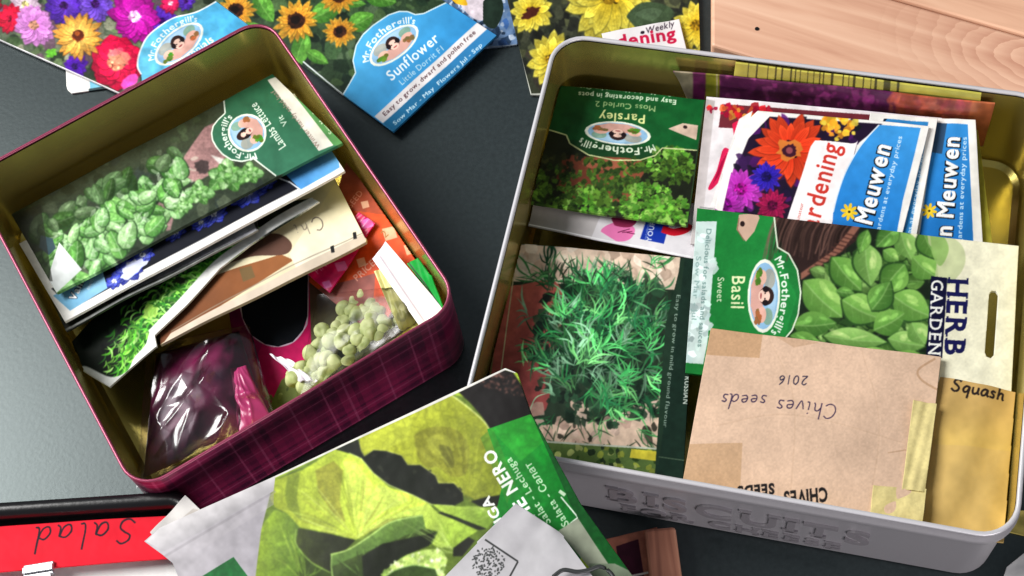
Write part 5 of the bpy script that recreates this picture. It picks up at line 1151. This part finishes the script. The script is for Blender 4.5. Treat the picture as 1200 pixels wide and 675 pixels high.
a.poly([(228, 680), (272, 652), (300, 690), (280, 720), (230, 720)], (34, 110, 56)); rd = np.abs(a.fbm(9, 3)-.5)*2; gm = (a.a[..., 1] > a.a[..., 2]+25)[..., None]; a.a = np.where(gm, a.a*(.88+.22*rd[..., None]), a.a); a.noise(.12, 14)
cutl = [(186, 618), (400, 519), (520, 463), (592, 431), (606, 437), (622, 484), (680, 590), (752, 690), (792, 760), (420, 800), (300, 800), (214, 690), (202, 660), (190, 650), (168, 634)]
fr = sheet('front', [(150, 634, .049), (604, 426, .083), (812, 752, .072), (370, 956, .048)], a, 'gloss', .0016, cut=cutl, wrinkle=.0007, seed=31, bend=lambda s, t: -.0015+.0*s, parent=LP)
a = Art(165, 570, 260, 650, (206, 203, 200), 61); a.poly([(226, 596), (244, 600), (236, 622), (196, 640), (200, 620)], (184, 178, 172)); a.noise(.05, 14)
sheet('back', [(160, 622, .0455), (218, 578, .0475), (262, 628, .048), (200, 668, .0455)], a, 'matte', .0006, cut=[(176, 624), (217, 580), (250, 612), (206, 640), (184, 634)], wrinkle=.0004, parent=LP)
a = Art(490, 570, 780, 760, (186, 184, 187), 62)
a.noise(.06, 40)
for k in range(170):
    q = 19*math.sqrt(a.r.random()); t = a.r.uniform(0, 6.28); a.ell(572+q*math.cos(t), 659+q*math.sin(t), 1.5, .9, a.r.uniform(0, 3), (70, 72, 72), .95, n=7)
a.line([(568, 632), (607, 658), (590, 690)], 2.2, (60, 62, 62)); a.text('SEMENTI', 612, 678, (.5, .87), 7, (90, 92, 92), .01)
a.noise(.04, 14)
sheet('folded_flap', [(604, 590, .080), (656, 624, .080), (760, 760, .076), (420, 780, .062)], a, 'matte', .0007, cut=[(605, 590), (655, 623), (690, 655), (745, 740), (450, 760), (516, 676)], wrinkle=.0006, seed=5, bend=lambda s, t: .003*np.sin(math.pi*t)*s, parent=LP)
def tube(name, pts, r, mat, parent, n=8):
    V, Fc = [], []; P = [Vector(p) for p in pts]
    for i, p in enumerate(P):
        t = (P[min(i+1, len(P)-1)]-P[max(i-1, 0)]).normalized(); a_ = t.orthogonal().normalized(); b_ = t.cross(a_)
        for k in range(n): V.append(p+(a_*math.cos(2*math.pi*k/n)+b_*math.sin(2*math.pi*k/n))*r)
    for i in range(len(P)-1):
        for k in range(n): Fc.append((i*n+k, i*n+(k+1) % n, (i+1)*n+(k+1) % n, (i+1)*n+k))
    return mesh_obj(name, V, Fc, mat, parent, True)
CL = tag(empty('paper_clip', at(680, 668, .084)), 'dark bent wire clip on the grey flap of the lettuce packet', 'clip')
tube('wire', [Vector(at(x, y, .0835))-CL.location for x, y in catmull([(648, 676), (660, 668), (676, 670), (690, 668), (704, 664), (716, 672), (722, 684)], 5)], .0009, M['dark_grey'], CL)

# ------------------------------------------------------------------ under the lettuce packet, bottom centre
a = Art(700, 600, 830, 740, (176, 116, 96), 70); a.poly([(722, 640), (748, 632), (757, 690), (730, 700)], (70, 18, 44)); a.noise(.14, 8); a.line([(735, 676), (760, 671)], 2.5, (226, 220, 214))
o = sheet('seed_packet', [(690, 636, .006), (770, 618, .006), (790, 720, .006), (700, 730, .006)], a, 'matte', .001); tag(o, 'brown bordered packet with a dark maroon picture under the right edge of the lettuce packet', 'seed packet', 'loose seed packets on the table')
M['stick'] = wood_mat('pinkish_stick', (128, 74, 58), (186, 122, 96), (216, 158, 128))
p0, p1 = at(773, 619, .012), at(790, 760, .012); dv = (p1-p0)[:2]; Ls = np.linalg.norm(dv)
WS = tag(empty('wooden_stick', ((p0+p1)/2)[:].tolist()), 'pinkish flat wooden stick with straight grain at the bottom centre, below the silver tin', 'stick')
WS.location.z = .006; WS.rotation_euler = (0, 0, math.atan2(dv[1], dv[0]))
box('blade', [(-Ls/2, -.007), (Ls/2, -.0075), (Ls/2, .0075), (-Ls/2, .007)], .0012, .007, M['stick'], WS)
# right edge: pale object corners
a = Art(1150, 580, 1260, 700, (206, 190, 110), 71); a.noise(.12, 10)
o = sheet('seed_packet', [(1180, 598, .001), (1250, 598, .001), (1250, 640, .001), (1178, 622, .001)], a, 'matte', .001); tag(o, 'small corner of a yellow packet beside the right side of the silver tin', 'seed packet', 'loose seed packets on the table')
o = sheet('paper_sheet', [(1160, 652, .002), (1260, 640, .002), (1260, 740, .002), (1150, 740, .002)], (226, 224, 222), 'matte', .001, cut=[(1172, 690), (1180, 664), (1200, 648), (1260, 636), (1260, 740), (1165, 740)]); tag(o, 'pale grey paper corner at the bottom right, in front of the silver tin', 'paper')
